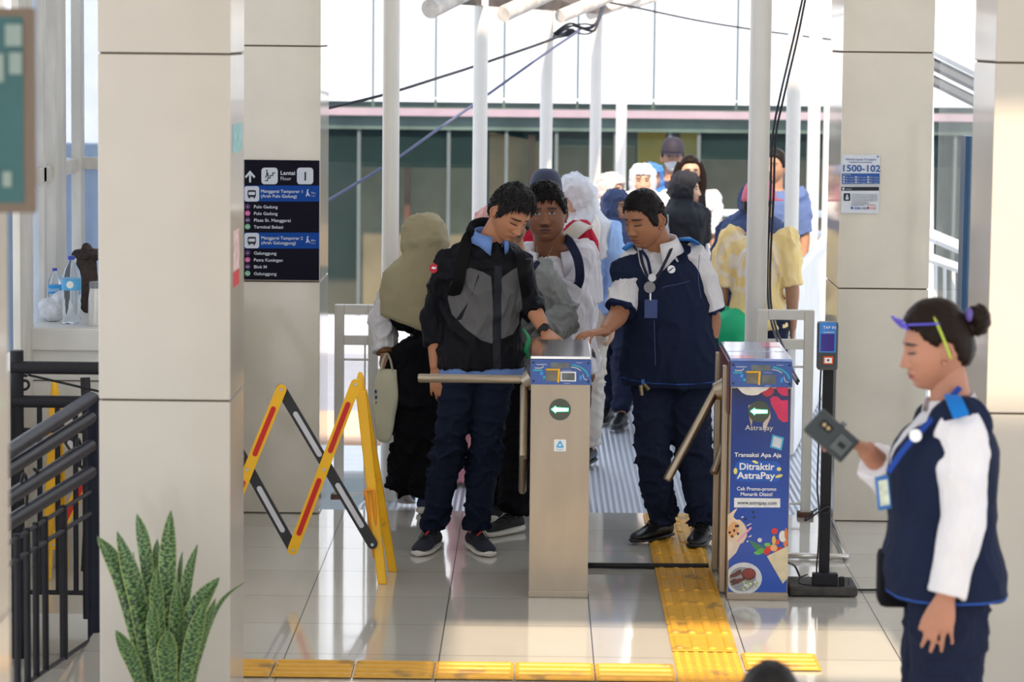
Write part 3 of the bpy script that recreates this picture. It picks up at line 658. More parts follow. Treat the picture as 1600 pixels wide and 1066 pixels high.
# --- card reader on a pole
ry = G(1287, 930).y; rX = P(1288, 930, ry).x
tr = thing('card_reader_stand', 'black pole stand with a blue card reader on top, by the right gate', 'card reader', (rX, ry, 0))
b = NB(); box(b, (P(1232, 935, ry).x, ry-.06, .005), (P(1338, 935, ry).x, ry+.20, .045), bev=.01); bm2('base_plate', b, mat('dusty_black', (.05, .045, .04), .7, var=.4, vs=18), tr)
b = NB(); box(b, (rX-.022, ry+.02, .045), (rX+.022, ry+.06, P(1288, 577, ry+.04).z), bev=.003); bm2('pole', b, black_m, tr)
zb_, zt_ = P(1293, 577, ry+.02).z, P(1293, 502, ry+.02).z; ax = P(1277, 540, ry).x; bx_ = P(1309, 540, ry).x
b = NB(); box(b, (ax, ry-.03, zb_), (bx_, ry+.04, zt_), bev=.012); dv = bm2('reader', b, mat('reader_body', (.05, .055, .06), .35), tr)
def dvp(name, x0, y0, x1, y1, m, d=.002):
    a = P(x0, y1, ry-.031); c = P(x1, y0, ry-.031); b = NB(); box(b, (a.x, ry-.0315-d, a.z), (c.x, ry-.0295, c.z), bev=min(.003, d)); return bm2(name, b, m, dv)
dvp('blue_face', 1279.5, 504, 1307, 551, mat('reader_blue', (.02, .20, .62), .25, coat=.5)); dvp('screen', 1282, 522, 1304, 549, mat('purple_screen', (.035, .02, .24), .12), .004)
dvp('tap_pad', 1286, 557, 1302, 569, mat('orange_tap', (.75, .10, .02), .4), .003); dvp('tap_label', 1288, 559, 1300, 567.5, white_v, .0045)
b = NB(); q_ = P(1294, 563, ry-.036); cyl(b, q_, q_+Vector((0, -.001, 0)), .0055, 14); bm2('lens', b, disc_m, dv)
text('print', 'TAP IN', Vector((ax+.02, ry-.036, zt_-.028)), .018, white_v, dv); text('print', 'transjakarta', Vector((ax+.022, ry-.036, zt_-.045)), .01, white_v, dv)
b = NB(); box(b, (rX-.055, ry-.035, .045), (rX+.055, ry+.012, .10), bev=.006); box(b, (rX+.06, ry-.03, .045), (rX+.085, ry, .085), bev=.006); bm2('power_adapter', b, black_m, tr)
def wire(pts, r=.004): b = NB(); tube(b, spline(pts, 6), r, 7); bm2('wire', b, cabm, tr, smooth=True)
wire([P(1283, 575, ry+.03), P(1281, 620, ry+.02), P(1279, 700, ry+.02), P(1277, 760, ry+.02), P(1280, 800, ry+.01), P(1279, 850, ry+.015), P(1276, 890, ry), P(1278, 912, ry-.02)])
wire([P(1277, 795, ry+.0), P(1262, 806, ry-.02), P(1258, 814, ry-.02), P(1268, 808, ry-.02), P(1284, 797, ry-.01), P(1294, 792, ry), P(1296, 799, ry), P(1284, 803, ry)], .004)
wire([P(1272, 915, ry-.01), P(1250, 912, ry-.02), P(1250, 903, ry), P(1262, 898, ry)], .003); wire([P(1240, 905, ry+.1), P(1241, 925, ry)], .002); wire([P(1326, 925, ry), P(1326, 905, ry)], .002)
wire([P(1292, 905, ry-.02), P(1300, 922, ry-.03), P(1316, 926, ry-.03), P(1326, 922, ry)], .003)
cable('power_cable', [Vector((rx1+.01, ry0+.15, .14)), P(1242, 885, ry+.32), Vector((P(1262, 905, ry).x, ry+.34, .012)), Vector((P(1270, 905, ry).x, ry+.30, .008))], .005, cabm, 'black cable from right gate down to reader stand')
cable('power_cable', [Vector((P(1339, 925, ry).x+.01, ry+.1, .006)), Vector((P(1370, 925, ry).x, ry+.105, .006)), Vector((P(1420, 925, ry).x, ry+.12, .006))], .005, cabm, 'black cable trailing right from reader stand over the floor')
t = thing('floor_frame', 'silver pipe frame lying on the floor behind the reader stand', 'pipe frame', (1.2, 13.9, 0))
a, c, d = G(1232, 874), G(1322, 876), G(1292, 800)
for p_, q_ in ((a, c), (c, d)):
    b = NB(); tube(b, [p_+Vector((0, 0, .018)), q_+Vector((0, 0, .018))], .014, 12, rnd_caps=True); bm2('pipe', b, chrome, t, auto=50)

# --- route sign
sy = 14.945
a, c = P(372, 437, sy), P(499, 251, sy)
sg = thing('route_sign', 'black and blue route sign listing bus destinations on the pillar', 'sign', (c.x, sy, a.z), )
sg.location = ((a.x+c.x)/2, sy, a.z)
b = NB(); box(b, (a.x, sy, a.z), (c.x, sy+.012, c.z), bev=.002); bm2('board', b, mat('sign_black', (.008, .007, .016), .6, var=.05, spec=.1), sg)
def sp(name, px, m, lift=.001, d=.0006):
    pts = [P(x, y, sy) for x, y in px]; b = NB(); poly(b, [Vector((q.x, sy-lift, q.z)) for q in pts], (0, -d, 0)); return bm2(name, b, m, sg)
sgb = mat('sign_blue', (.010, .065, .32), .6, var=0, spec=.1); sgw = mat('sign_white', (.62, .66, .74), .5, var=0); sgk = mat('sign_ink', (.015, .015, .03), .5, var=0)
sroll = math.radians(.2)
def R4(x0, y0, x1, y1, r=0): return rrect(x0, y0, x1, y1, r) if r else [(x0, y0), (x1, y0), (x1, y1), (x0, y1)]
def st(s, x, y, px, pxw=None, m=sgw, bold=0, al='LEFT'):
    p_ = P(x, y, sy); k_ = sy/4700; text('print', s, Vector((p_.x, sy-.0026, p_.z)), px*k_, m, sg, width=pxw*k_ if pxw else None, bold=bold, align=al)
for y0 in (290, 363.5): sp('blue_band', R4(373, y0, 498.6, y0+25), sgb)
for x0, y0, x1, y1, r in ((408.5, 262, 434, 288, 5), (464, 262, 489.5, 288, 5), (382, 291, 405, 315, 4), (382, 364, 405, 388, 4)): sp('icon_plate', R4(x0, y0, x1, y1, r), sgw, .0018)
# arrow
for pts in ([(389.3, 285), (392.3, 285), (392.3, 272), (389.3, 272)], [(382.5, 276), (390.8, 266.5), (399, 276), (397, 278.5), (390.8, 271.5), (384.6, 278.5)]): sp('arrow', pts, sgw, .0018)
# stairs icon
for pts in ([(414, 283), (419, 283), (419, 279), (423, 279), (423, 275), (427, 275), (427, 271), (430, 271), (430, 269.5), (425.5, 269.5), (425.5, 273.5), (421.5, 273.5), (421.5, 277.5), (417.5, 277.5), (417.5, 281.5), (414, 281.5)], [(416, 269), (418, 268), (419.5, 272), (420.5, 277), (419, 277), (418, 274), (415.5, 278), (414, 277), (416.4, 273)]): sp('pictogram', pts, sgk, .0026)
sp('pictogram', circ(417, 266.6, 1.4, 10), sgk, .0026)
st('1', 477, 282, 19, None, sgk, .0012, 'CENTER')
for y0 in (0, 73): 
    sp('pictogram', R4(387, 297+y0, 400, 308+y0, 2), sgk, .0026); sp('pictogram', R4(388.5, 300+y0, 398.5, 304.5+y0, 1), sgw, .0033); sp('pictogram', R4(388.5, 307+y0, 391, 310+y0), sgk, .0026); sp('pictogram', R4(396, 307+y0, 398.5, 310+y0), sgk, .0026)
    for pts in ([(479, 299), (481, 298), (482, 302), (484.5, 306), (483, 306.8), (481, 304), (479, 307), (477.6, 306), (479.5, 302.5)],): sp('pictogram', [(x, y+y0) for x, y in pts], sgw, .0018)
    sp('pictogram', circ(481, 297+y0, 1.3, 8), sgw, .0018)
st('Lantai', 438, 273, 8.6, 22.5, bold=.0005); st('Floor', 438, 281.5, 7.6, 16.5)
st('Manggarai Temporer 1', 407.5, 301, 7, 65, bold=.0003); st('(Arah Pulo Gadung)', 407.5, 308.5, 7, 56, bold=.0003); st('Manggarai Temporer 2', 408, 374, 7, 65, bold=.0003); st('(Arah Galunggung)', 408, 381.5, 7, 54, bold=.0003)
st('75m', 486, 303, 4, 7); st('1 min', 485, 307, 3, 7); st('80m', 486, 377, 4, 7); st('2 min', 485, 381, 3, 7)
cp, cg, cv = mat('dot_pink', (.62, .08, .32), .5, var=0), mat('dot_green', (.16, .46, .26), .5, var=0), mat('dot_violet', (.07, .02, .12), .5, var=0)
for y, s_, w_, c_, n_ in ((324.5, 'Pulo Gadung', 37, cv, '4'), (335, 'Pulo Gadung', 37, cp, '4D'), (345.5, 'Plaza St. Manggarai', 57.5, cv, '6M'), (356, 'Terminal Bekasi', 46, cg, 'B25'), (397, 'Galunggung', 35.5, cv, '4'), (407.7, 'Patra Kuningan', 45, cp, '4D'), (418.4, 'Blok M', 20, cv, '6M'), (429, 'Galunggung', 35.5, cg, 'B25')):
    st(s_, 396.5, y+.8, 6.8, w_, bold=.0003); sp('route_dot', circ(387, y-1.8, 4.3, 18), c_, .0018); st(n_, 387, y, 4.2, None, al='CENTER')

# --- notices on the far right pillar
ny = 14.91
def notice(name, x0, y0, x1, y1, label):
    a, c = P(x0, y1, ny), P(x1, y0, ny); t_ = thing(name, label, 'notice', ((a.x+c.x)/2, ny, a.z)); b = NB(); box(b, (a.x, ny, a.z), (c.x, ny+.003, c.z)); bm2('sheet', b, mat('paper', (.74, .78, .84), .6, var=.02), t_)
    def band(x0_, y0_, x1_, y1_, m, r=0, nm='band', lift=.001):
        b = NB(); poly(b, [Vector((P(x, y, ny).x, ny-lift, P(x, y, ny).z)) for x, y in R4(x0_, y0_, x1_, y1_, r)], (0, -.0005, 0)); bm2(nm, b, m, t_)
    def tx(s, x, y, px, pxw, m=navy_t, bold=0, al='LEFT'):
        p_ = P(x, y, ny); k_ = ny/4700; text('print', s, Vector((p_.x, ny-.003, p_.z)), px*k_, m, t_, width=pxw*k_ if pxw else None, bold=bold, align=al)
    return t_, band, tx
bl = mat('notice_blue', (.02, .10, .38), .5, var=0)
t_, band, tx = notice('notice', 1314.5, 242, 1375, 288.5, 'white notice reading 1500-102 on the far right pillar')
tx('Informasi Layanan Transjakarta', 1345, 250.5, 4.5, 47, bl, 0, 'CENTER'); tx('Transjakarta Service Information', 1345, 254.5, 3.2, 36, bl, 0, 'CENTER'); tx('1500-102', 1345, 268, 14.5, 58, bl, .0008, 'CENTER')
band(1315.5, 271, 1374.5, 287.5, bl); tx('Media Sosial', 1317, 274, 3.2, 12, sgw)
for i in range(3):
    for j in range(3): band(1317+i*19, 275.5+j*4, 1320+i*19, 278+j*4, sgw, 0, 'icon', .0018); tx('@PT_Transjakarta', 1321+i*19, 278+j*4, 2.6, 14, sgw)
band(1370.5, 243.5, 1373, 246, bl, 1, 'logo')
t_, band, tx = notice('notice', 1314, 290.5, 1374, 333, 'white notice with a dark header strip and portrait icon, under the 1500-102 notice')
band(1314.5, 292, 1373.5, 298, sgk); band(1316, 293, 1319.5, 297, sgw, 0, 'icon', .0018); tx('TRANSJAKARTA', 1321, 296.5, 2.8, 10, sgw); band(1318, 302, 1328.5, 314, sgk, 2); band(1321, 308, 1326, 312, sgw, 1, 'icon', .0018); band(1322, 304, 1325, 308.5, sgw, 1.2, 'icon', .0018)
for i in range(7): tx('Demi kenyamanan dan keamanan pelanggan layanan', 1331, 304+i*2.5, 2.2, 40 if i < 5 else 26, mat('text_grey', (.22, .24, .28), .6, var=0))
tx('1500-102', 1333, 327, 5, 20, bl, .0002); tx('112', 1359, 327, 5, 8, redm, .0003); band(1329.5, 323, 1332.5, 327, bl, .5); band(1355, 323, 1358, 327, redm, .5); tx('Customer Service', 1330, 321, 2.6, 20, bl); tx('Emergency', 1356, 321, 2.6, 12, redm)

# --- stickers on near pillar side
def side_sticker(label, y0, y1, px0, px1, m, extra=None):
    X = -1.0355; Ya = -X*4700/(844-px0); Yb = -X*4700/(844-px1); z0_ = P(px0, y1, Ya).z; z1_ = P(px0, y0, Ya).z
    b = NB(); box(b, (X, Ya, z0_), (X+.001, Yb, z1_)); o_ = centre(bm2('sticker', b, m)); tag(o_, label, 'sticker')
side_sticker('small teal sticker high on the near pillar side', 195, 240, 366, 380, mat('sticker_teal', (.22, .50, .52), .4, var=.3, vs=30))
side_sticker('white and red strip sticker low on the near pillar side', 362, 425, 367, 376, mat('sticker_pale', (.74, .50, .48), .5, var=.4, vs=30))
side_sticker('red sticker end below the white strip sticker', 427, 450, 367, 376, mat('sticker_red', (.62, .03, .04), .5))
# --- blurred teal notice at the left
ty = 6.235
a, c = P(-120, 330, ty), P(44, 12, ty-.1)
t = thing('teal_notice', 'blurred teal notice with pale squares at the top left', 'notice', ((a.x+c.x)/2, ty, a.z))
b = NB(); box(b, (a.x, ty-.03, a.z), (c.x, ty, c.z), bev=.003); bm2('board', b, mat('board_brown', (.13, .09, .06), .5), t)
b = NB(); box(b, (a.x, ty-.032, P(0, 316, ty).z), (P(40, 30, ty).x, ty-.029, P(0, 26, ty).z)); bm2('teal_face', b, mat('face_teal', (.025, .085, .085), .5, var=.1), t)
for x0, y0, x1, y1 in ((8, 38, 34, 72), (14, 82, 34, 116), (-12, 84, 6, 128), (4, 268, 18, 292), (-30, 260, -6, 292)):
    p_, q_ = P(x0, y1, ty-.035), P(x1, y0, ty-.035); b = NB(); box(b, (p_.x, ty-.036, p_.z), (q_.x, ty-.033, q_.z), bev=.001); bm2('pale_square', b, mat('pale_teal', (.20, .25, .22), .5), t)

# --- railings at the left
def rtube(parent, name, a, c, r, m=navy_rail, n=14): b = NB(); tube(b, [a, c], r, n); return bm2(name, b, m, parent, auto=50)
def scroll(parent, c, r, ang0, turns, plane, m=black_m, rr=.006):
    u_, v_ = plane; pts = []
    for i in range(26):
        t_ = i/25; a_ = ang0+turns*2*PI*t_; q_ = r*(1-.65*t_); pts.append(c+u_*q_*math.cos(a_)+v_*q_*math.sin(a_))
    b = NB(); tube(b, pts, rr, 8); bm2('scroll', b, m, parent, smooth=True)
ry2 = 12.2
t = thing('cross_railing', 'black railing with thick tubes crossing in front of the ledge wall', 'railing', (-1.9, ry2, 0))
xl, xr = P(18, 575, ry2).x, P(157, 575, ry2).x
for y_, r in ((575, .0265), (628, .0255)): z_ = P(90, y_, ry2).z; rtube(t, 'thick_rail', Vector((xl, ry2, z_)), Vector((xr, ry2, z_)), r, black_m)
rtube(t, 'post', Vector((xl+.02, ry2+.01, -.2)), Vector((xl+.02, ry2+.01, P(20, 548, ry2).z)), .028, black_m)
for y_, r in ((673, .010), (926, .010)): z_ = P(90, y_, ry2).z; rtube(t, 'thin_rail', Vector((xl, ry2, z_)), Vector((xr, ry2, z_)), r, black_m)
for x_ in (62, 90, 118, 134): X = P(x_, 700, ry2).x; rtube(t, 'baluster', Vector((X, ry2, P(90, 926, ry2).z if x_ != 134 else .0)), Vector((X, ry2, P(90, 628, ry2).z)), .011 if x_ < 130 else .014, black_m)
scroll(t, P(38, 600, ry2), .035, 1.2, 1.1, (X1, Z1)); rtube(t, 'brace', P(44, 586, ry2), P(156, 612, ry2), .005, black_m)
t = thing('stair_railing', 'dark navy stair railing with four sloping tubes and a corner post', 'railing', (-1.77, 11.9, 0))
RX = -1.77
def onr(x, y): Y = -RX*4700/(844-x); q_ = P(x, y, Y); q_.x = RX; return q_
rtube(t, 'corner_post', Vector((RX, 11.93, -.6)), Vector((RX, 11.93, onr(148, 624).z)), .027); b = NB(); ball(b, (RX, 11.93, onr(148, 624).z), .027); bm2('post_cap', b, navy_rail, t, smooth=True)
for (xa, ya, xb, yb) in ((143, 622, 5, 711), (141, 653, 5, 738), (141, 697, 5, 783), (141, 738, 5, 821)): rtube(t, 'thick_rail', onr(xa, ya), onr(xb, yb), .026)
rtube(t, 'thin_rail', onr(140, 769), onr(5, 853), .008); rtube(t, 'thin_rail', onr(140, 803), onr(5, 886), .009); rtube(t, 'lower_rail', onr(138, 1002), onr(5, 1090), .008); rtube(t, 'lower_rail', onr(138, 1048), onr(5, 1140), .009)
for x_ in (98, 69, 54, 40, 24): 
    w_ = .021 if x_ == 98 else .016; rtube(t, 'baluster', onr(x_, 790-(x_-98)*.6), onr(x_, 1030-(x_-98)*.62), w_*.75, black_m)
PL = (Vector((0, 1, 0)), Z1)
scroll(t, onr(122, 708), .07, -1.0, 1.0, PL); scroll(t, onr(35, 768), .09, -1.5, .9, PL); b = NB(); tube(b, spline([onr(52, 733), onr(62, 738), onr(80, 730), onr(105, 708), onr(125, 697)], 5), .006, 8); bm2('scroll', b, black_m, t, smooth=True)
# extra folded panel behind the railing
b = NB(); a = P(128, 588, 13.2); c = P(144, 940, 13.2)
tube(b, [P(133, 590, 13.15), P(141, 750, 13.15), P(134, 893, 13.15)], [(.022, .012)]*3, 8); o = centre(bm2('folded_panel', b, bk)); tag(o, 'dark upright panel leaning behind the black railing', 'panel')

# --- snake plant in a pot
py_ = 9.62; px_ = P(262, 1066, py_).x
tp = thing('snake_plant', 'snake plant with upright striped leaves before the near pillar', 'plant', (px_, py_, 0))
b = NB(); tube(b, [(px_, py_, 0), (px_, py_, .03), (px_, py_, .24), (px_, py_, .27), (px_, py_, .27), (px_, py_, .235)], [.10, .11, .145, .15, .135, .13], 32); bm2('pot', b, mat('pot_white', (.6, .58, .54), .4), tp, auto=40)
b = NB(); cyl(b, (px_, py_, .20), (px_, py_, .245), .13, 24); bm2('soil', b, mat('soil', (.05, .035, .025), .9, var=.4, vs=40), tp)
def leaf_m():
    m = mat('snake_leaf', (.10, .22, .08), .42, var=0, coat=.1); n = NT(m); co = n.coord(); uv = n.t.nodes.new('ShaderNodeUVMap').outputs[0]; s = n.sep(uv)
    mp = n.t.nodes.new('ShaderNodeMapping'); n.t.links.new(uv, mp.inputs[0]); mp.inputs['Scale'].default_value = (1.2, 24, 1)
    nz = n.noise(mp.outputs[0], 3.2, 4); stp = n.step(nz, .52, .09); edge = n.step(n.m('ABSOLUTE', n.m('SUBTRACT', s[0], .5)), .455, .03)
    n.base(n.mix(n.m('MULTIPLY', edge, .7), n.mix(stp, (.010, .035, .012), (.17, .29, .09)), (.36, .42, .12))); return m
LM = leaf_m()
def leaf(base, mid, tip, w_, twist=0.):
    pts = spline([base, mid, tip], 12); me = bpy.data.meshes.new('leaf'); V = []; Fc = []; UV = []; n_ = 6; L_ = len(pts)
    for k, p_ in enumerate(pts):
        t_ = k/(L_-1); ww = w_*(.55+.9*math.sin(min(1, t_*1.3)*PI*.55))*(1 if t_ < .55 else max(.02, 1-((t_-.55)/.45)**1.7)); d = (pts[min(k+1, L_-1)]-pts[max(k-1, 0)]).normalized()
        a_ = twist+t_*.5; s_ = Vector((math.cos(a_), math.sin(a_), 0)); s_ = (s_-d*s_.dot(d)).normalized(); nn = d.cross(s_)
        for side in (0, 1):
            for j in range(n_+1):
                u_ = j/n_-.5; V.append(p_+s_*u_*ww+nn*((u_*u_)*ww*.55-(.0022 if side else 0)*(1-abs(u_)*1.8))); UV.append((u_+.5, t_))
    row = 2*(n_+1)
    for k in range(L_-1):
        for side in (0, 1):
            for j in range(n_):
                a_ = k*row+side*(n_+1)+j; f = (a_, a_+1, a_+1+row, a_+row); Fc.append(f if side else f[::-1])
    me.from_pydata(V, [], Fc); uvl = me.uv_layers.new(name='UVMap')
    for lp in me.loops: uvl.data[lp.index].uv = UV[lp.vertex_index]
    link('leaf', me, LM, tp, smooth=True)
for (bx0, tx_, ty_, w_, mx, my, dy_, tw) in ((232, 152, 838, .052, 190, 905, 0, .1), (235, 183, 830, .060, 215, 930, -.05, .3), (228, 181, 985, .045, 205, 1030, -.1, 0), (240, 214, 803, .042, 228, 880, .08, -.4), (252, 246, 842, .030, 246, 900, .1, .2), (262, 267, 797, .052, 262, 900, .0, 0), (258, 245, 884, .045, 247, 960, -.10, .2), (255, 240, 942, .04, 240, 1000, -.14, -.2), (272, 285, 862, .022, 280, 920, .1, .5), (284, 309, 850, .036, 290, 930, .05, .2), (276, 277, 905, .05, 277, 990, -.05, .3), (290, 343, 902, .060, 300, 970, -.02, -.2), (296, 381, 910, .020, 335, 960, .0, .4), (290, 337, 935, .04, 316, 1000, -.06, .3), (270, 262, 985, .06, 262, 1030, -.14, 0), (283, 322, 935, .05, 300, 1010, -.12, -.1), (240, 208, 862, .03, 220, 960, .05, .8), (300, 325, 955, .03, 312, 1010, .04, .2)):
    tip = P(tx_, ty_, py_+dy_); mid = P(mx, my, py_+dy_*.7); ba = P(px_ and 262+(bx0-262)*.8, 1160, py_+dy_*.4); ba.z = .22; leaf(ba, mid, tip, w_*.80, tw)

# --- things on the ledge
def lathe(bm_, c, prof, n=24, mi=0): return rings(bm_, [[Vector((c.x+r*math.cos(2*PI*i/n), c.y+r*math.sin(2*PI*i/n), c.z+z)) for i in range(n)] for z, r in prof], True, mi)
clear = mat('clear_plastic', (.88, .94, 1.0), .04, var=0, trans=.92, ior=1.18); capb = mat('cap_blue', (.03, .06, .40), .35)
def bottle(label, x, ybase, ytop, Y, r, lab, txt):
    c = P(x, ybase, Y); c.z = 1.081; h = P(x, ytop, Y).z-c.z
    t_ = thing('water_bottle', label, 'bottle', c, 'water bottles on the ledge')
    pr = [(0, r*.85), (.01*h, r), (.08*h, r), (.09*h, r*.95)]
    for k in range(6): pr += [(h*(.12+.055*k), r*(1.0 if k % 2 else .93))]
    pr += [(.47*h, r), (.68*h, r), (.70*h, r*.97), (.78*h, r*.85), (.88*h, r*.5), (.92*h, r*.30), (.955*h, r*.30)]
    b = NB(); lathe(b, c, pr); bm2('bottle_body', b, clear, t_, auto=60)
    b = NB(); lathe(b, c, [(.50*h, r*1.012), (.67*h, r*1.012)], 28); lb = bm2('bottle_label', b, lab, t_, auto=40)
    b = NB(); lathe(b, c, [(.945*h, r*.36), (.995*h, r*.36), (h, r*.32)], 18); bm2('cap', b, capb, t_, auto=40)
    if txt: text('print', txt, Vector((c.x, c.y-r*1.03, c.z+.545*h)), .02, white_v, lb, align='CENTER')
    else: b = NB(); tube(b, [Vector((c.x, c.y-r*1.0, c.z+.585*h)), Vector((c.x, c.y-r*1.05, c.z+.585*h))], r*.38, 20); bm2('print', b, white_v, lb)
    return t_
bottle('large clear water bottle with a round white logo on its label', 112, 508, 400, 13.62, .044, mat('label_cyan', (.10, .42, .75), .35, var=.2, vs=20), '')
bottle('small blue-capped water bottle behind the white plastic bag', 86, 500, 419, 13.85, .031, mat('label_blue', (.02, .30, .68), .35, var=.1), 'OASIS')
def lump(name, pts_r, m, parent=None, seed=0, amp=.012, sc=18, n=28, zmin=None):
    b = NB()
    for c, r in pts_r: ball(b, c, r, n=n)
    for v_ in b.verts:
        d = noise.noise_vector(v_.co*sc+Vector((seed, 0, 0)))*amp+noise.noise_vector(v_.co*sc*2.5)*amp*.4; v_.co += d
        if zmin is not None: v_.co.z = max(v_.co.z, zmin)
    return bm2(name, b, m, parent, smooth=True)
c = P(88, 485, 13.62); o = centre(lump('plastic_bag', [((c.x-.03, 13.72, 1.14), (.065, .05, .06)), ((c.x+.0, 13.72, 1.18), (.045, .045, .045))], mat('bag_white', (.62, .64, .66), .3, var=.2, vs=30), seed=3, zmin=1.081)); tag(o, 'crumpled white plastic bag on the ledge beside the bottles', 'plastic bag')
c = P(152, 508, 13.55); t = thing('tumbler', 'white metal tumbler half hidden by the near pillar', 'tumbler', (c.x, 13.55, 1.081)); c.z = 1.081
b = NB(); lathe(b, c, [(0, .040), (.01, .042), (.12, .040), (.165, .034), (.17, .034)]); bm2('tumbler_body', b, mat('tumbler_white', (.66, .65, .62), .3, .2), t, auto=50)
b = NB(); lathe(b, c, [(.17, .036), (.195, .036), (.20, .028)]); bm2('lid', b, mat('smoke_lid', (.20, .21, .23), .2), t, auto=50)
c = P(140, 470, 14.2); o = centre(lump('dark_bag', [((c.x, 14.1, 1.25), (.055, .04, .165)), ((c.x+.02, 14.1, 1.36), (.09, .05, .03))], mat('bag_brown', (.035, .022, .018), .7, var=.5, vs=50), seed=8, amp=.008, zmin=1.081)); tag(o, 'dark patterned cloth bag behind the tall bottle', 'bag')
# ================================================================ PEOPLE
DG = None
def remesh(bm, vox, smooth=2, name='tmp'):
    """union of overlapping closed pieces into one continuous skin -> Mesh"""
    bmesh.ops.recalc_face_normals(bm, faces=bm.faces[:])
    me = bpy.data.meshes.new(name); bm.to_mesh(me); bm.free(); o = bpy.data.objects.new(name, me); C.objects.link(o)
    m = o.modifiers.new('r', 'REMESH'); m.mode = 'VOXEL'; m.voxel_size = vox
    if smooth: s = o.modifiers.new('s', 'SMOOTH'); s.iterations = smooth; s.factor = .5
    dg = bpy.context.evaluated_depsgraph_get(); out = bpy.data.meshes.new_from_object(o.evaluated_get(dg))
    bpy.data.objects.remove(o); bpy.data.meshes.remove(me); out.materials.clear(); return out
def vco(me): a = np.empty(len(me.vertices)*3); me.vertices.foreach_get('co', a); return a.reshape(-1, 3)
def setco(me, a): me.vertices.foreach_set('co', a.ravel()); me.update()
def vno(me): a = np.empty(len(me.vertices)*3); me.vertex_normals.foreach_get('vector', a); return a.reshape(-1, 3)
def folds(me, amp, sc=(9, 9, 5), seed=0, fine=.35, weight=None):
    """cloth folds: ridged noise pushed along the normal"""
    amp *= 1.6; a = vco(me); n = vno(me); d = np.empty(len(a)); o = seed*13.7
    for i in range(len(a)):
        x, y, z = a[i]; p = Vector((x*sc[0]+o, y*sc[1], z*sc[2])); q = noise.noise(p); r = noise.noise(Vector((x*sc[0]*2.6, y*sc[1]*2.6+o, z*sc[2]*2.2)))
        d[i] = ((1-min(1, abs(q)*4.5))**1.5*1.25-.45)*amp+(1-min(1, abs(r)*4))*amp*fine
    if weight is not None: d *= weight(a)
    setco(me, a+n*d[:, None])
def fattr(me, name, vals):
    at = me.attributes.new(name, 'FLOAT', 'POINT'); at.data.foreach_set('value', np.asarray(vals, dtype=np.float32))
def mask_mat(name, base, m1=None, m2=None, m3=None, rough=.8, bump=.15, bs=220, soft=.0015, sheen=0, m4=None):
    """cloth of several colours; where each colour starts is stored on the mesh as signed distances k1, k2, k3"""
    if name in _m: return _m[name]
    m = mat(name, base, rough, var=0, sheen=sheen, spec=.15); n = NT(m); co = n.coord(); nz = n.noise(co, 9, 5)
    def tone(c): return n.mix(nz, tuple(v*.86 for v in c), tuple(min(1, v*1.12) for v in c))
    c = tone(base)
    for k, mc in (('k1', m1), ('k2', m2), ('k3', m3), ('k4', m4)):
        if mc: c = n.mix(n.step(n.attr(k).outputs['Fac'], 0, soft), c, tone(mc))
    n.base(c)
    if bump: n.bump(n.noise(co, bs, 2), bump, .004)
    return m
def skin_mat(name, col, lips=(.35, .12, .10), brow=(.03, .02, .015), eyes=1.0, stubble=0., mask=None):
    """eyes, brows and lips are coloured in head coordinates carried by the mesh (attribute hl)"""
    m = mat(name, col, .52, var=0); n = NT(m); m.node_tree.nodes['Principled BSDF'].inputs['Subsurface Weight'].default_value = 0
    s = n.sep(n.attr('hl').outputs['Vector']); X, Y, Z = s[0], s[1], s[2]; ax = n.m('ABSOLUTE', X); front = n.step(Y, .035, .01)
    nz = n.noise(n.coord(), 14, 4); c = n.mix(nz, tuple(v*.88 for v in col), tuple(min(1, v*1.10) for v in col))
    def ell(cx, cz, rx, rz, soft=.15, xx=ax, tilt=0):
        dx = n.m('SUBTRACT', xx, cx); dz = n.m('SUBTRACT', n.m('SUBTRACT', Z, cz), n.m('MULTIPLY', dx, tilt)) if tilt else n.m('SUBTRACT', Z, cz)
        d = n.m('ADD', n.m('POWER', n.m('DIVIDE', n.m('ABSOLUTE', dx), rx), 2), n.m('POWER', n.m('DIVIDE', n.m('ABSOLUTE', dz), rz), 2))
        return n.m('MULTIPLY', n.m('SUBTRACT', 1, n.step(d, 1, soft)), front)
    dark = tuple(v*.55 for v in col)
    if stubble: c = n.mix(n.m('MULTIPLY', ell(0, -.045, .022, .006, .6, X), stubble), c, brow)
    c = n.mix(n.m('MULTIPLY', ell(.031, .008, .019, .010, .5), .45), c, dark)
    if eyes > 0:
        c = n.mix(ell(.031, .011, .0150, .0058*eyes, .2), c, (.30, .26, .23)); c = n.mix(ell(.031, .0115, .0058, .0056*eyes, .2), c, (.02, .012, .01))
        c = n.mix(ell(.031, .011+.0058*eyes, .0165, .0019, .3, tilt=-.1), c, (.02, .012, .01))
    else: c = n.mix(ell(.031, .005, .0175, .0030, .3, tilt=.05), c, (.02, .012, .01))
    c = n.mix(n.m('MULTIPLY', ell(.031, .031, .022, .0052, .5, tilt=-.12), .97), c, brow)
    c = n.mix(ell(0, -.060, .025, .0085, .3, X), c, lips); c = n.mix(ell(0, -.0595, .023, .0014, .4, X), c, tuple(v*.3 for v in lips))
    c = n.mix(ell(.0075, -.0335, .0038, .0022, .4), c, tuple(v*.25 for v in col))
    if mask: c = n.mix(n.m('MULTIPLY', n.step(Z, -.030, .002), -1) if False else n.m('MULTIPLY', n.m('SUBTRACT', 1, n.step(n.m('ADD', Z, n.m('MULTIPLY', ax, .3)), -.022, .002)), n.step(Y, .0, .01)), c, mask)
    n.base(c); return m
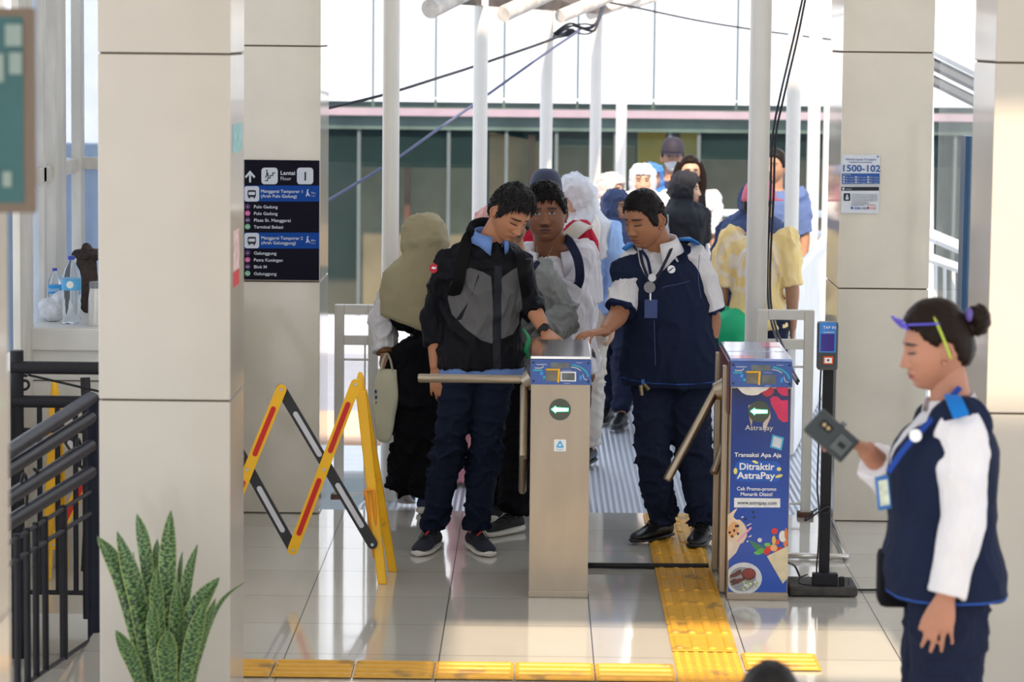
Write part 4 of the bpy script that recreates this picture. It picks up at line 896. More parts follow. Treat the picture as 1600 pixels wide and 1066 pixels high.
def basis(yaw, pitch=0, roll=0):
    """columns: right, forward, up. yaw 0 faces the camera, + turns to image right, pitch + looks down"""
    y, p = math.radians(yaw), math.radians(pitch)
    f = Vector((math.sin(y)*math.cos(p), -math.cos(y)*math.cos(p), -math.sin(p))); r = f.cross(Vector((0, 0, 1))).normalized(); u = r.cross(f)
    a = math.radians(roll); r2 = r*math.cos(a)+u*math.sin(a); u2 = -r*math.sin(a)+u*math.cos(a)
    return Matrix(((r2.x, f.x, u2.x), (r2.y, f.y, u2.y), (r2.z, f.z, u2.z)))
def ss(a, b, x): t = np.clip((x-a)/(b-a), 0, 1); return t*t*(3-2*t)
def head_points(nu, nv, fat=0., fem=0., nose=1., front_only=False):
    """head-local grid (x right, y forward, z up); returns (nv+1, nu, 3)"""
    th = np.linspace(0, PI, nv+1)[:, None]; ph = np.linspace(0, 2*PI, nu, endpoint=False)[None, :]
    # more columns towards the face
    ph = ph-.55*np.sin(ph)*1.0
    sx_ = np.sin(th)**.92*np.sin(ph); sy_ = np.sin(th)**.92*np.cos(ph); sz_ = np.cos(th)*np.ones_like(ph)
    x = sx_*.0755; y = sy_*.096; z = sz_*.118
    y = np.where(y > 0, y*.93, y); low = ss(-.005, -.105, z)
    x = x*(1-(.30-.16*fat)*low)*(1+.05*fat); x *= 1+.04*ss(.02, .07, z)*ss(.11, .06, z)
    y = np.where(y < 0, y*(1-.50*ss(-.01, -.11, z)), y*(1-.10*ss(.05, .11, z)))
    front = ss(.02, .075, y)
    y += front*(.016*np.exp(-((z+.100)/.020)**2-(x/.026)**2))
    y += .006*ss(.03, .08, y)*np.exp(-((z+.085)/.03)**2)
    x += np.sign(x)*fat*.010*np.exp(-((z+.055)/.035)**2)*ss(-.02, .04, y)
    g = lambda v, c, s: np.exp(-((v-c)/s)**2); ax = np.abs(x)
    y -= front*.0095*g(ax, .031, .017)*g(z, .010, .013); y += front*.0050*g(ax, .031, .0125)*g(z, .009, .0085)
    y += front*.0045*g(ax, .028, .022)*g(z, .032, .008)
    t = np.clip((.020-z)/.050, 0, 1); ridge = np.where(z > .022, 0, t**1.25)*(1-ss(-.030, -.041, z)); wid = .0085+.0065*ss(-.012, -.032, z)
    y += front*nose*.0225*ridge*np.exp(-(x/wid)**2); y += front*nose*.007*g(ax, .0125, .0055)*g(z, -.030, .007)
    y += front*(.0055*g(x, 0, .024)*(g(z, -.0545, .0052)+g(z, -.0660, .0062))-.0035*g(x, 0, .026)*g(z, -.0597, .0020)+.003*g(x, 0, .03)*g(z, -.06, .016))
    y -= front*.003*g(x, 0, .02)*g(z, -.077, .005)
    y += front*.0035*g(ax, .042, .016)*g(z, -.018, .016)
    return np.stack([x, y, z], -1)
def grid_mesh(bm, pts, M, c, attr=None):
    nv, nu, _ = pts.shape; V = []
    lay = bm.verts.layers.float_vector.get('hl') or bm.verts.layers.float_vector.new('hl')
    def nv_(p):
        v = bm.verts.new(c+(M @ Vector(p))); v[lay] = Vector(p); return v
    top = nv_(pts[0].mean(0)); bot = nv_(pts[-1].mean(0)); rows = [[nv_(p) for p in r] for r in pts[1:-1]]
    for j in range(nu): bm.faces.new((top, rows[0][j], rows[0][(j+1) % nu])); bm.faces.new((bot, rows[-1][(j+1) % nu], rows[-1][j]))
    for a, b in zip(rows, rows[1:]):
        for j in range(nu): bm.faces.new((a[j], b[j], b[(j+1) % nu], a[(j+1) % nu]))
def add_ear(bm, M, c, side, sc=1.):
    lay = bm.verts.layers.float_vector['hl']; n0 = set(bm.verts)
    # rim
    pts = [(side*(.074+.010*math.sin(t*PI)), -.010-.016*math.sin(t*PI)+.004*t, .024-.056*t) for t in [i/10 for i in range(11)]]
    pts = [(side*.071, .002, .020)]+pts
    tube(bm, [c+M @ (Vector(p)*sc) for p in pts], .0048*sc, 8, rnd_caps=True)
    ball(bm, c+M @ (Vector((side*.074, -.010, -.002))*sc), (.0065*sc, .017*sc, .026*sc), M=M @ Matrix.Rotation(side*.35, 3, 'Z'), n=12)
    ball(bm, c+M @ (Vector((side*.077, .001, -.030))*sc), (.005*sc, .006*sc, .008*sc), M=M, n=8)
    for v in bm.verts:
        if v not in n0: v[lay] = Vector((0, -.1, 0))
HAIRLINE = [(0, .066), (28, .064), (44, .054), (58, .030), (70, -.012), (84, -.016), (92, .024), (112, .018), (124, -.040), (150, -.072), (180, -.082)]
HAIR_F = [(0, .060), (40, .052), (62, .02), (85, -.03), (120, -.08), (150, -.11), (180, -.12)]
def hair_mesh(name, M, c, sc, parent, m, thick=.014, seed=1, line=HAIRLINE, top=.006, nu=96, nv=72, fat=0., shag=.004, low=0., tufts=0, tuftl=.035, combf=.75):
    g = head_points(nu, nv, fat, 0, 0); x, y, z = g[..., 0], g[..., 1], g[..., 2]; a = np.degrees(np.abs(np.arctan2(x, y)))
    zl = np.interp(a, [q[0] for q in line], [q[1] for q in line])+low
    hn = np.array([[noise.noise(Vector((q[0]*120+seed*3, q[1]*120, q[2]*40))) for q in row] for row in g]); zl = zl+hn*.007
    r = np.linalg.norm(g, axis=-1, keepdims=True); d = ss(-.002, .020, z-zl); off = -.007+d*(thick+.007)+d*top*ss(.05, .11, z)
    rg = np.random.RandomState(seed); nzv = np.zeros_like(z)
    for i in range(g.shape[0]):
        for j in range(g.shape[1]):
            p = g[i, j]; nzv[i, j] = noise.noise(Vector((p[0]*55+seed, p[1]*40, p[2]*30)))+.7*noise.noise(Vector((p[0]*170+seed, p[1]*90, p[2]*60)))
    off = off+d*nzv*shag; g = g+g/r*off[..., None]; g *= sc
    b = NB(); grid_mesh(b, g, M, c)
    if tufts:
        rr_ = random.Random(seed); nv1, nu1 = g.shape[:2]; k_ = 0; tries = 0
        while k_ < tufts and tries < tufts*20:
            tries += 1; i = rr_.randrange(3, nv1-6); j = rr_.randrange(nu1)
            if d[i, j] < .35 or rr_.random() > math.sin(PI*i/nv1)+.1: continue
            k_ += 1; p0 = Vector(g[i, j]); nr = p0.normalized(); comb = Vector((rr_.uniform(-.25, .25)+.25, combf if p0.z > .03*sc else -.1, -.7 if p0.z < .07*sc or combf > .5 else -.2)) ; comb = (comb-nr*comb.dot(nr)).normalized()
            L = tuftl*rr_.uniform(.6, 1.25)*(1 if p0.z > .05*sc else .55); pts = [p0-nr*.006, p0+comb*L*.4+nr*tuftl*.09, p0+comb*L*.8+nr*tuftl*.02, p0+comb*L-nr*.004]; w = min(.003, .0011+tuftl*.05)*rr_.uniform(.6, 1.2)
            tube(b, [c+M @ q for q in pts], [w, w*1.1, w*.7, .0004], 5)
    return bm2(name, b, m, parent, smooth=True)
def strand_mat(name, col, gl=.35):
    m = mat(name, col, gl, var=0, spec=.12); n = NT(m); mp = n.t.nodes.new('ShaderNodeMapping'); n.t.links.new(n.coord(), mp.inputs[0]); mp.inputs['Scale'].default_value = (260, 160, 30)
    nz = n.noise(mp.outputs[0], 1.2, 3); n.base(n.mix(nz, tuple(v*.4 for v in col), tuple(v*1.9 for v in col))); n.bump(nz, .5, .004); return m
def hand(bm, wrist, d, pn, side=1, sc=1., curl=.35, spread=.12, thumb=.5, thumb_out=.7, q=10):
    """d = direction of the fingers, palm looks along pn, the thumb lies on the side d x pn * side"""
    d = d.normalized(); pn = (pn-d*pn.dot(d)).normalized(); s = d.cross(pn)*side; pl, pw = .088*sc, .040*sc
    def sec(t, w, h, o=0):
        c = wrist+d*(pl*t)+s*o; return [c+s*(w*math.cos(2*PI*i/q))+pn*(h*math.sin(2*PI*i/q)) for i in range(q)]
    rings(bm, [sec(-.25, .023*sc, .017*sc), sec(0, .026*sc, .018*sc), sec(.3, .035*sc, .017*sc, .002*sc), sec(.65, pw, .0145*sc), sec(.98, pw*.98, .012*sc), sec(1.06, pw*.85, .008*sc)])
    L = [.072, .080, .074, .058]; R = [.0086, .0089, .0084, .0074]; cu = [curl]*4 if isinstance(curl, (int, float)) else curl
    for k in range(4):
        o = (1.5-k)*.0200*sc; p = wrist+d*(pl*(.95 if k < 3 else .87))+s*o; dv = (d+s*(1.5-k)*spread).normalized(); n_ = pn; pts = [p-dv*.014*sc, p]; f = L[k]*sc
        for seg, fr in ((.45, .55), (.30, 1.0), (.25, .7)):
            a = cu[k]*fr; dv, n_ = dv*math.cos(a)+n_*math.sin(a), n_*math.cos(a)-dv*math.sin(a); p = p+dv*f*seg; pts.append(p)
        r = R[k]*sc; tube(bm, pts, [r, r*1.03, r*1.0, r*.92, r*.78], 9, rnd_caps=True)
    p = wrist+d*pl*.22+s*.024*sc; dv = (d*.72+s*thumb_out+pn*thumb*.5).normalized(); pts = [p-dv*.012*sc, p+dv*.034*sc]
    dv = (dv+d*.35+pn*thumb*.4).normalized(); pts.append(pts[-1]+dv*.032*sc); dv = (dv+d*.2-s*.1+pn*thumb*.2).normalized(); pts.append(pts[-1]+dv*.024*sc)
    tube(bm, pts, [.015*sc, .0125*sc, .0105*sc, .0085*sc], 10, rnd_caps=True)
def lerp(a, b, t): return a+(b-a)*t
def loftz(bm, secs, n=28, p=2.3):
    """secs: (centre, lateral, forward, half width, half depth[, half depth back])"""
    R_ = []
    for s_ in secs:
        c, l, f, a, b = s_[:5]; bb = s_[5] if len(s_) > 5 else b; r = []
        for i in range(n):
            t = 2*PI*i/n; ct, st_ = math.cos(t), math.sin(t); x = math.copysign(abs(ct)**(2/p), ct)*a; y = math.copysign(abs(st_)**(2/p), st_)*(b if st_ > 0 else bb); r.append(c+l*x+f*y)
        R_.append(r)
    rings(bm, R_)
class Person:
    """J: world joints. SL/SR shoulders (L = image left when facing us), EL/ER, WL/WR, HL/HR hips, KL/KR, AL/AR ankles, NK neck base, PV pelvis, HD head centre"""
    def __init__(s, label, J, tyaw=0, hyaw=0, hpitch=0, hroll=0, hs=1., wide=1., skin=None, group=None, vox=.006, fat=0., base=None, lod=0, chest=1., belly=1.):
        s.J = {k: Vector(v) for k, v in J.items()}; s.lod = lod; s.vox = vox; s.wide = wide; s.fat = fat; s.hs = hs; s.chest = chest; s.belly = belly
        b0 = base or Vector(((s.J['AL'].x+s.J['AR'].x)/2, (s.J['AL'].y+s.J['AR'].y)/2, 0)); s.root = thing('person', label, 'person', (b0[0], b0[1], 0), group)
        B = basis(tyaw); s.l, s.f = -B.col[0], B.col[1].copy()
        # lateral follows the shoulders where they are given
        sl = (s.J['SR']-s.J['SL']); s.sl = sl.normalized() if sl.length > .05 else s.l
        if s.sl.dot(s.l) < 0: s.sl = -s.sl
        s.HM = basis(hyaw, hpitch, hroll); s.skin = skin; s.kids = {}
    def spine(s, t):
        return lerp(s.J['PV'], s.J['NK'], t) if 'CH' not in s.J else (lerp(s.J['PV'], s.J['CH'], t/.6) if t < .6 else lerp(s.J['CH'], s.J['NK'], (t-.6)/.4))
    def torso(s, bm, ease=0., t0=-.12, t1=1.0, flare=0., top=True, shoulder=1.):
        """ring widths measured on a 0.53 m trunk"""
        T = [(-.22, .165, .105), (-.12, .172, .112), (.0, .168, .110), (.14, .155, .102), (.30, .145, .100), (.48, .157, .108), (.66, .172, .114), (.80, .178, .106), (.88, .170, .092), (.945, .120, .074), (1.0, .066, .062)]
        k = (s.J['NK']-s.J['PV']).length/.53; k = min(1.08, max(.85, k)); secs = []
        ts = [t0]+[q[0] for q in T if q[0] > t0+.02 and q[0] < t1-.02]+[t1]
        for t in ts:
            a = np.interp(t, [q[0] for q in T], [q[1] for q in T]); b = np.interp(t, [q[0] for q in T], [q[2] for q in T])
            a *= s.wide*k*(shoulder if .6 < t < .95 else 1); b *= k*s.wide**.5
            if t < .5: b *= s.belly; a *= 1+(s.belly-1)*.5
            else: b *= s.chest
            e = ease*(1 if t < .85 else max(.15, (1.02-t)/.17))
            a += e+flare*max(0, (.35-t)); b += e*1.0+flare*.7*max(0, (.35-t))
            u = min(1, max(0, t/.75)); l = lerp(s.l, s.sl, u).normalized(); l = Vector((l.x, l.y, l.z*.4)).normalized(); secs.append((s.spine(t), l, s.f, a, b))
        loftz(bm, secs)
    def arm(s, bm, side, ease=0., t1=2.0, radii=(.054, .046, .040, .027), flare=0.):
        """t 0..1 upper arm, 1..2 forearm"""
        S_, E_, W_ = s.J['S'+side], s.J['E'+side], s.J['W'+side]; w = s.wide**.6
        def pt(t): return lerp(S_, E_, t) if t <= 1 else lerp(E_, W_, t-1)
        kn = [(0, radii[0]*1.02), (.35, radii[0]), (.8, radii[1]), (1.0, radii[1]*.98), (1.25, radii[2]*1.05), (1.6, radii[2]*.85), (2.0, radii[3])]
        ts = sorted(set([0, .12, .35, .6, .85, .95, 1.05, 1.2, 1.4, 1.6, 1.8, 2.0])); ts = [t for t in ts if t < t1-.04]+[t1]
        pts = [pt(t) for t in ts]; n_ = len(pts)
        rr = [np.interp(t, [q[0] for q in kn], [q[1] for q in kn])*w+ease+flare*max(0, (t/t1-.5)) for t in ts]
        tube(bm, [pts[0]+(s.spine(.82)-pts[0])*.25]+pts, [rr[0]*.9]+rr, 16)
        ball(bm, pts[0], rr[0]*1.02, n=14)
    def leg(s, bm, side, ease=.02, t1=1.93, r=(.086, .062, .046), cuff=0., hip=True):
        H_, K_, A_ = s.J['H'+side], s.J['K'+side], s.J['A'+side]; w = s.wide**.7
        def pt(t): return lerp(H_, K_, t) if t <= 1 else lerp(K_, A_, t-1)
        kn = [(0, r[0]*1.05), (.3, r[0]), (.7, r[1]*1.08), (1.0, r[1]), (1.3, r[1]*.98), (1.7, r[2]*.98), (2.0, r[2]*.8)]
        ts = [0, .15, .35, .6, .85, 1.0, 1.12, 1.3, 1.5, 1.7, 1.85]; ts = [t for t in ts if t < t1-.03]+[t1]
        rr = [np.interp(t, [q[0] for q in kn], [q[1] for q in kn])*w+ease+cuff*max(0, t-1)/.9 for t in ts]
        tube(bm, [pt(t) for t in ts], rr, 18)
    def body(s, hands=None, face=True, neck=.052, arms_from=0.):
        J = s.J; b = NB(); s.torso(b, 0, -.10, .97)
        for sd in ('L', 'R'): s.arm(b, sd)
        for sd, kw in (hands or {}).items():
            kw = dict(kw); d = kw.pop('d'); pn = kw.pop('pn'); hand(b, J['W'+sd], Vector(d), Vector(pn), sc=kw.pop('sc', 1.), **kw)
        for sd in ('L', 'R'):
            s.leg(b, sd, -.008, 2.0, r=(.080, .056, .040)); A = J['A'+sd]; fd = s.foot.get(sd) if hasattr(s, 'foot') else s.f
            tube(b, [A+Vector((0, 0, .02)), A+Vector((0, 0, -.03))+Vector(fd).normalized()*.02, Vector((A.x, A.y, .038))+Vector(fd).normalized()*.08], [.034, .030, .018], 12, rnd_caps=True)
        up = s.HM.col[2]; nb = J['NK']; hb = J['HD']+s.HM @ Vector((0, -.022, -.045))*s.hs
        tube(b, [nb-(hb-nb)*.3, nb, lerp(nb, hb, .6), hb], [neck*1.25*s.wide**.4, neck*1.08*s.wide**.3, neck*s.wide**.3, neck*.98], 18, rnd_caps=True)
        me = remesh(b, s.vox, 2)
        # fine head shape joined into the same skin
        hb2 = NB(); hb2.from_mesh(me); hb2.verts.layers.float_vector.new('hl'); lay = hb2.verts.layers.float_vector['hl']
        for v in hb2.verts: v[lay] = Vector((0, -.1, 0))
        nu, nv = ((150, 120) if s.lod == 0 else (90, 70) if s.lod == 1 else (56, 44))
        g = head_points(nu, nv, s.fat); gs = g*s.hs
        if face or True:
            n0 = len(hb2.verts); grid_mesh(hb2, gs, s.HM, J['HD'])
            hb2.verts.ensure_lookup_table()
            for v in hb2.verts[n0:]: v[lay] = v[lay]/s.hs
            for sd in (-1, 1): add_ear(hb2, s.HM, J['HD'], sd, s.hs*1.06)
        o = bm2('body', hb2, s.skin, s.root, smooth=True); s.bodyo = o; return o
    def garment(s, name, m, build, vox=None, fold=.004, seed=0, masks=None, smooth=3, sc=(9, 9, 5), label=None, parent=None, weight=None, fine=.35):
        b = NB(); build(b); me = remesh(b, vox or s.vox, smooth)
        if fold: folds(me, fold, sc, seed, fine, weight)
        if masks:
            a = vco(me); O = s.J['PV']; d = a-np.array(O); lx = d @ np.array(s.l); fy = d @ np.array(s.f); tz = a[:, 2]
            for k, fn in masks.items(): fattr(me, k, fn(lx, fy, tz, a))
        return link(name, me, m, parent or s.root, label, smooth=True)
    def trousers(s, m, ease=.020, t1=1.93, cuff=0., top=.06, vox=None, fold=.006, seed=3, r=(.086, .062, .046), name='trousers'):
        def bld(b):
            s.torso(b, .010, -.12, top); [s.leg(b, q, ease, t1, r, cuff) for q in 'LR']
            for q in 'LR': ball(b, s.J['H'+q]+Vector((0, 0, -.01)), .088*s.wide**.7+ease, n=16)
        def wt(a): z = a[:, 2]; kz = (s.J['KL'].z+s.J['KR'].z)/2; return .45+.9*np.exp(-((z-kz)/.10)**2)+1.0*np.exp(-((z-.10)/.08)**2)
        return s.garment(name, m, bld, vox, fold, seed, sc=(10, 10, 14), weight=wt)
    def shoes(s, upper, sole, L=.27, foot=None, heel=None, laces=None, wdt=.048, chunky=1., lace_col=None):
        for sd in ('L', 'R'):
            A = s.J['A'+sd]; fd = Vector((foot or {}).get(sd, s.f)); fd.z = 0; fd.normalize(); sdv = fd.cross(Vector((0, 0, 1))); z0 = (heel or {}).get(sd, 0.); base = Vector((A.x, A.y, 0))-fd*.055
            pit = math.asin(min(.8, z0/.2)) if z0 else 0
            def tr(u, v, z):   # u along the foot, v sideways
                p = Vector((u-.19, 0, z)); ca, sa = math.cos(pit), math.sin(pit); q_ = Vector((p.x*ca+p.z*sa, 0, -p.x*sa+p.z*ca)); return base+fd*(q_.x+.19)+sdv*v+Vector((0, 0, max(q_.z, .001)))
            def sect(u, w, h0, h1, n=16):
                o_ = []
                for i in range(n):
                    t = 2*PI*i/n; c_, s_ = math.cos(t), math.sin(t); zz = (h0+h1)/2+(h1-h0)/2*math.copysign(abs(s_)**.8, s_); wv = w*math.copysign(abs(c_)**.75, c_)*(1-.25*max(0, s_)); o_.append(tr(u, wv, zz))
                return o_
            k = L/.27; so = .020*chunky; b = NB()
            rings(b, [sect(u*k, w*k, a, c) for u, w, a, c in ((.0, .022, so, .07), (.008, .033, so*.8, .085), (.04, .036, so*.8, .098), (.085, .036, so*.8, .100), (.12, .039, so*.8, .084), (.16, .044, so*.8, .068), (.20, .046, so*.8, .054), (.235, .040, so*.8, .044), (.257, .028, so*.8, .036), (.266, .012, so, .028))])
            up = bm2('shoe', b, upper, s.root, smooth=True)
            b = NB(); rings(b, [sect(u*k, w*k, 0 if .02 < u < .25 else .003, so*c) for u, w, c in ((-.006, .024, 1.2), (.004, .036, 1.35), (.05, .040, 1.2), (.11, .041, 1.0), (.18, .049, 1.0), (.225, .046, 1.0), (.26, .032, 1.1), (.274, .014, 1.15))])
            bm2('sole', b, sole, up, smooth=True)
            if laces:
                b = NB()
                for q_ in range(4):
                    u = (.10+.022*q_)*k; h = np.interp(u/k, [.085, .12, .16, .20], [.102, .087, .071, .057]); tube(b, [tr(u, -.022, h-.006), tr(u+.004, 0, h+.003), tr(u, .022, h-.006)], .0028, 6)
                for q_ in (-1, 1): tube(b, spline([tr(.105*k, 0, .094), tr(.10*k, .016*q_, .104), tr(.115*k, .03*q_, .085), tr(.12*k, .045*q_, .06)], 4), .0022, 6)
                bm2('laces', b, laces, up, smooth=True)
    def collar(s, m, r=.066, h=.035, open_=50, c=None, tilt=.25, fold=.03, name='collar', yaw=0, th=.004, wing=.035):
        """shirt collar: standing band that folds over; open at the front"""
        c = c or s.J['NK']; up = (s.J['HD']-s.J['NK']).normalized()*.35+Vector((0, 0, .75)); up.normalize(); f = (s.f-up*s.f.dot(up)).normalized(); a_ = math.radians(yaw); l = f.cross(up).normalized()
        f2 = f*math.cos(a_)+l*math.sin(a_); l2 = f2.cross(up).normalized(); n_ = 28; R_ = []
        for i in range(n_+1):
            u = i/n_; a = math.radians(open_/2+(360-open_)*u); e = abs(u-.5)*2; d = f2*math.cos(a)+l2*math.sin(a); rr = r*(1+.10*e)
            low = h*.1-fold*(.5+.5*e)-wing*max(0, e-.8)/.2; hh = h*(1-.25*e)
            p0 = c+d*(rr*.98)+up*(-.02); p1 = c+d*rr+up*hh; p2 = c+d*(rr*1.28+wing*.25*max(0, e-.7))+up*low
            R_.append([p0, p1, p1+d*.004+up*.002, p2+d*.006, p2, p1-up*.006+d*.002, p0+d*.003])
        b = NB(); rings(b, R_); return bm2(name, b, m, s.root, smooth=True)
    def strap(s, name, m, pts, w=.028, th=.006, n=8, parent=None, out=None):
        pts = spline(pts, n); b = NB(); R_ = []
        for i, p in enumerate(pts):
            d = (pts[min(i+1, len(pts)-1)]-pts[max(i-1, 0)]).normalized(); nn = (out or s.f); nn = (nn-d*nn.dot(d)).normalized(); q_ = d.cross(nn); R_.append([p+q_*w/2+nn*th, p-q_*w/2+nn*th, p-q_*w/2-nn*th*.3, p+q_*w/2-nn*th*.3])
        rings(b, R_); return bm2(name, b, m, parent or s.root, auto=60)
def std(x, Y, h, yaw=0, stride=0., arms='down', lean=0., w=1., turn=0):
    """standing joints for a person of height h at world x, Y"""
    B = basis(yaw); l, f = -B.col[0], B.col[1]; k = h/1.7; o = Vector((x, Y, 0)); z = lambda v: Vector((0, 0, v*k))
    J = dict(PV=o+z(.93), NK=o+z(1.43)+f*.02*k+f*lean, HD=o+z(1.585)+f*(.05*k+lean*1.3))
    for sd, q in (('L', -1), ('R', 1)):
        J['S'+sd] = o+z(1.375)+l*q*.175*k*w+f*lean*.9; J['H'+sd] = o+z(.90)+l*q*.088*k; st = stride*q
        J['K'+sd] = o+z(.49)+l*q*.09*k+f*(.03+st*.5)*k; J['A'+sd] = o+z(.085)+l*q*.09*k+f*st*k
        J['E'+sd] = J['S'+sd]+z(-.29)+l*q*.05*k-f*.02*k; J['W'+sd] = J['E'+sd]+z(-.24)+l*q*.0*k+f*.07*k
        if arms == 'front' or arms == sd: J['E'+sd] = J['S'+sd]+z(-.27)+l*q*.04*k; J['W'+sd] = J['E'+sd]+z(.03)+f*.20*k-l*q*.10*k
    return J
def hijab(p, m, name='headscarf', drop=.26, spread=.20, seed=1, opening=1., fy=.02, amp=.006, backdrop=None, puff=0.):
    """one cloth: cap round the head with a face opening, then a drape over neck and shoulders"""
    nu = 72; hd, HM, hs = p.J['HD'], p.HM, p.hs; g = head_points(nu, 60, 0, 0, 0); cutz = -.062
    rowsz = [i for i in range(g.shape[0]) if g[i, :, 2].mean() > cutz]; b = NB(); R_ = []
    fl, ff = p.l, p.f
    for i in rowsz[1:]:
        r = []
        for j in range(nu):
            q = g[i, j]; a = abs(math.degrees(math.atan2(q[0], q[1]))); z = q[2]; rr = math.hypot(q[0], q[1])
            nz_ = noise.noise(Vector((q[0]*30+seed, q[1]*30, q[2]*22)))
            off = .020+puff+.004*nz_+.016*max(0, -z/.06)+(.008 if q[1] < 0 else 0)
            op = ss(0, 1, (49-a*(1+.9*max(0, z)/.06*.35))/10.)*ss(0, 1, (.056-z-.006*(a/40)**2)/.010) if opening else 0
            d = Vector((q[0], q[1], 0)).normalized() if rr > 1e-5 else Vector((0, 0, 0)); upd = .016*max(0, z/.118)
            pt = Vector(q)+d*(off*(1-float(op))-.030*float(op))+Vector((0, 0, upd)); r.append(hd+HM @ (pt*hs))
        R_.append(r)
    # drape: from the last ring down over the shoulders
    last = R_[-1]; c0 = sum(last, Vector((0, 0, 0)))/nu; zt = c0.z; N_ = 16
    for k in range(1, N_+1):
        t = k/N_; r = []
        for j in range(nu):
            a = 2*PI*j/nu; a = a-.55*math.sin(a); q = HM @ Vector((math.sin(a), math.cos(a), 0)); q.z = 0; q.normalize(); la, fa = q.dot(fl), q.dot(ff)
            e = t**.8; wl = .118+(spread-.118)*ss(-.2, .50, t); wf = .114+(.150-.114)*ss(-.1, .6, t); nf = noise.noise(Vector((math.cos(a)*2.6+seed*3, math.sin(a)*2.6, t*1.5)))
            fold_ = 1+.12*nf*t; cc = lerp(c0, p.J['NK']+ff*fy, min(1, t*1.6)); dp = drop*(1.25 if fa > 0 else 1.0)*(1-.25*abs(la)); dp = (backdrop or drop)*(1-.2*abs(la)) if fa < 0 else dp
            zz = zt-dp*t; tgt = Vector((cc.x, cc.y, 0))+fl*(la*wl*fold_)+ff*(fa*wf*fold_); tgt.z = zz
            mixk = float(ss(0, .30, t)); r.append(lerp(Vector((last[j].x, last[j].y, tgt.z if t > .2 else lerp(last[j], tgt, t/.2).z)), tgt, mixk))
        R_.append(r)
    inner = [[lerp(v, Vector((p.spine(.9).x, p.spine(.9).y, v.z)), .12) for v in r] for r in R_[-1:]]; rings(b, R_+inner)
    me = bpy.data.meshes.new(name); bmesh.ops.recalc_face_normals(b, faces=b.faces[:]); b.to_mesh(me); b.free()
    mo = link(name, me, m, p.root, smooth=True); folds(me, amp, (16, 16, 9), seed, .5); return mo
def cap(p, m, name='cap', visor=True, brim=None, rise=.0):
    b = NB(); hd, HM, hs = p.J['HD'], p.HM, p.hs; R_ = []; n = 32
    for i in range(10):
        t = i/9; z = .028+(.112+rise)*math.sin(t*PI/2); rr = math.cos(t*PI/2)**.6 if i < 9 else .03
        R_.append([hd+HM @ (Vector((math.sin(2*PI*j/n)*.090*rr, math.cos(2*PI*j/n)*.112*rr-.004, z+.012*(1-t)*(math.cos(2*PI*j/n)*.5)))*hs) for j in range(n)])
    rings(b, R_); o = bm2(name, b, m, p.root, smooth=True)
    if visor:
        b = NB(); T_, B_ = [], []
        for j in range(17):
            a = math.radians(-62+124*j/16)
            for rr, dz in ((1, 0),): pass
            T_.append((math.sin(a)*.086, math.cos(a)*.104, .040)); 
        out = [(x*1.02, y+.068*max(0, math.cos((k/16-.5)*PI))**.6, .030) for k, (x, y, z_) in enumerate(T_)]
        V1 = [b.verts.new(hd+HM @ (Vector(q)*hs)) for q in T_]; V2 = [b.verts.new(hd+HM @ (Vector(q)*hs)) for q in out]; V3 = [b.verts.new(hd+HM @ ((Vector(q)-Vector((0, 0, .005)))*hs)) for q in T_]; V4 = [b.verts.new(hd+HM @ ((Vector(q)-Vector((0, 0, .005)))*hs)) for q in out]
        for k in range(16): b.faces.new((V1[k], V1[k+1], V2[k+1], V2[k])); b.faces.new((V3[k+1], V3[k], V4[k], V4[k+1])); b.faces.new((V2[k], V2[k+1], V4[k+1], V4[k])); b.faces.new((V1[k+1], V1[k], V3[k], V3[k+1]))
        b.faces.new((V1[0], V2[0], V4[0], V3[0])); b.faces.new((V1[16], V3[16], V4[16], V2[16])); bm2('visor', b, m, o)
    return o
# ================================================================ CLOTH AND SKIN
def sd_poly(x, y, pts):
    """signed distance, positive inside"""
    x = np.asarray(x); y = np.asarray(y); best = np.full(x.shape, 1e9); ins = np.zeros(x.shape, bool); n = len(pts)
    for i in range(n):
        ax, ay = pts[i]; bx, by = pts[(i+1) % n]; ex, ey = bx-ax, by-ay; wx, wy = x-ax, y-ay; L = ex*ex+ey*ey+1e-12; t = np.clip((wx*ex+wy*ey)/L, 0, 1)
        best = np.minimum(best, (wx-ex*t)**2+(wy-ey*t)**2); c = ((ay > y) != (by > y)) & (x < ex*(y-ay)/(ey+1e-12)+ax); ins ^= c
    return np.where(ins, 1, -1)*np.sqrt(best)
def to_l(p, pts, Y):
    """garment plan: outline points given at the depth of the chest -> (lateral, height)"""
    return [((lambda q: ((q-p.J['PV']).dot(p.l)/max(.3, abs(p.l.x)) if 0 else (q-p.J['PV']).dot(p.l), q.z))(P(x, y, Y))) for x, y in pts]
sk_a = skin_mat('skin_tan', (.46, .20, .105), eyes=0, lips=(.33, .12, .09))
sk_b = skin_mat('skin_brown', (.34, .145, .072), eyes=0, lips=(.30, .10, .08), stubble=.3)
sk_c = skin_mat('skin_deep', (.22, .085, .043), eyes=1, lips=(.13, .05, .04), stubble=.75)
sk_d = skin_mat('skin_light', (.56, .34, .235), eyes=.9, lips=(.55, .14, .13))
sk_e = skin_mat('skin_warm', (.44, .20, .125), eyes=0, lips=(.30, .06, .05))
sk_f = skin_mat('skin_mid', (.42, .22, .14), eyes=.8, mask=(.62, .66, .70))
sk_g = skin_mat('skin_mid_plain', (.40, .21, .13), eyes=.8)
hair_k = strand_mat('hair_black', (.012, .010, .010)); hair_g = strand_mat('hair_black_grey', (.020, .019, .019)); hair_b = strand_mat('hair_dark_brown', (.012, .007, .005))
jean = mask_mat('dark_jeans', (.008, .012, .028), rough=.85, bs=300); blackc = mask_mat('black_cloth', (.006, .006, .008), rough=.9); navy_tr = mask_mat('navy_trousers', (.012, .017, .040), rough=.8, bs=300)
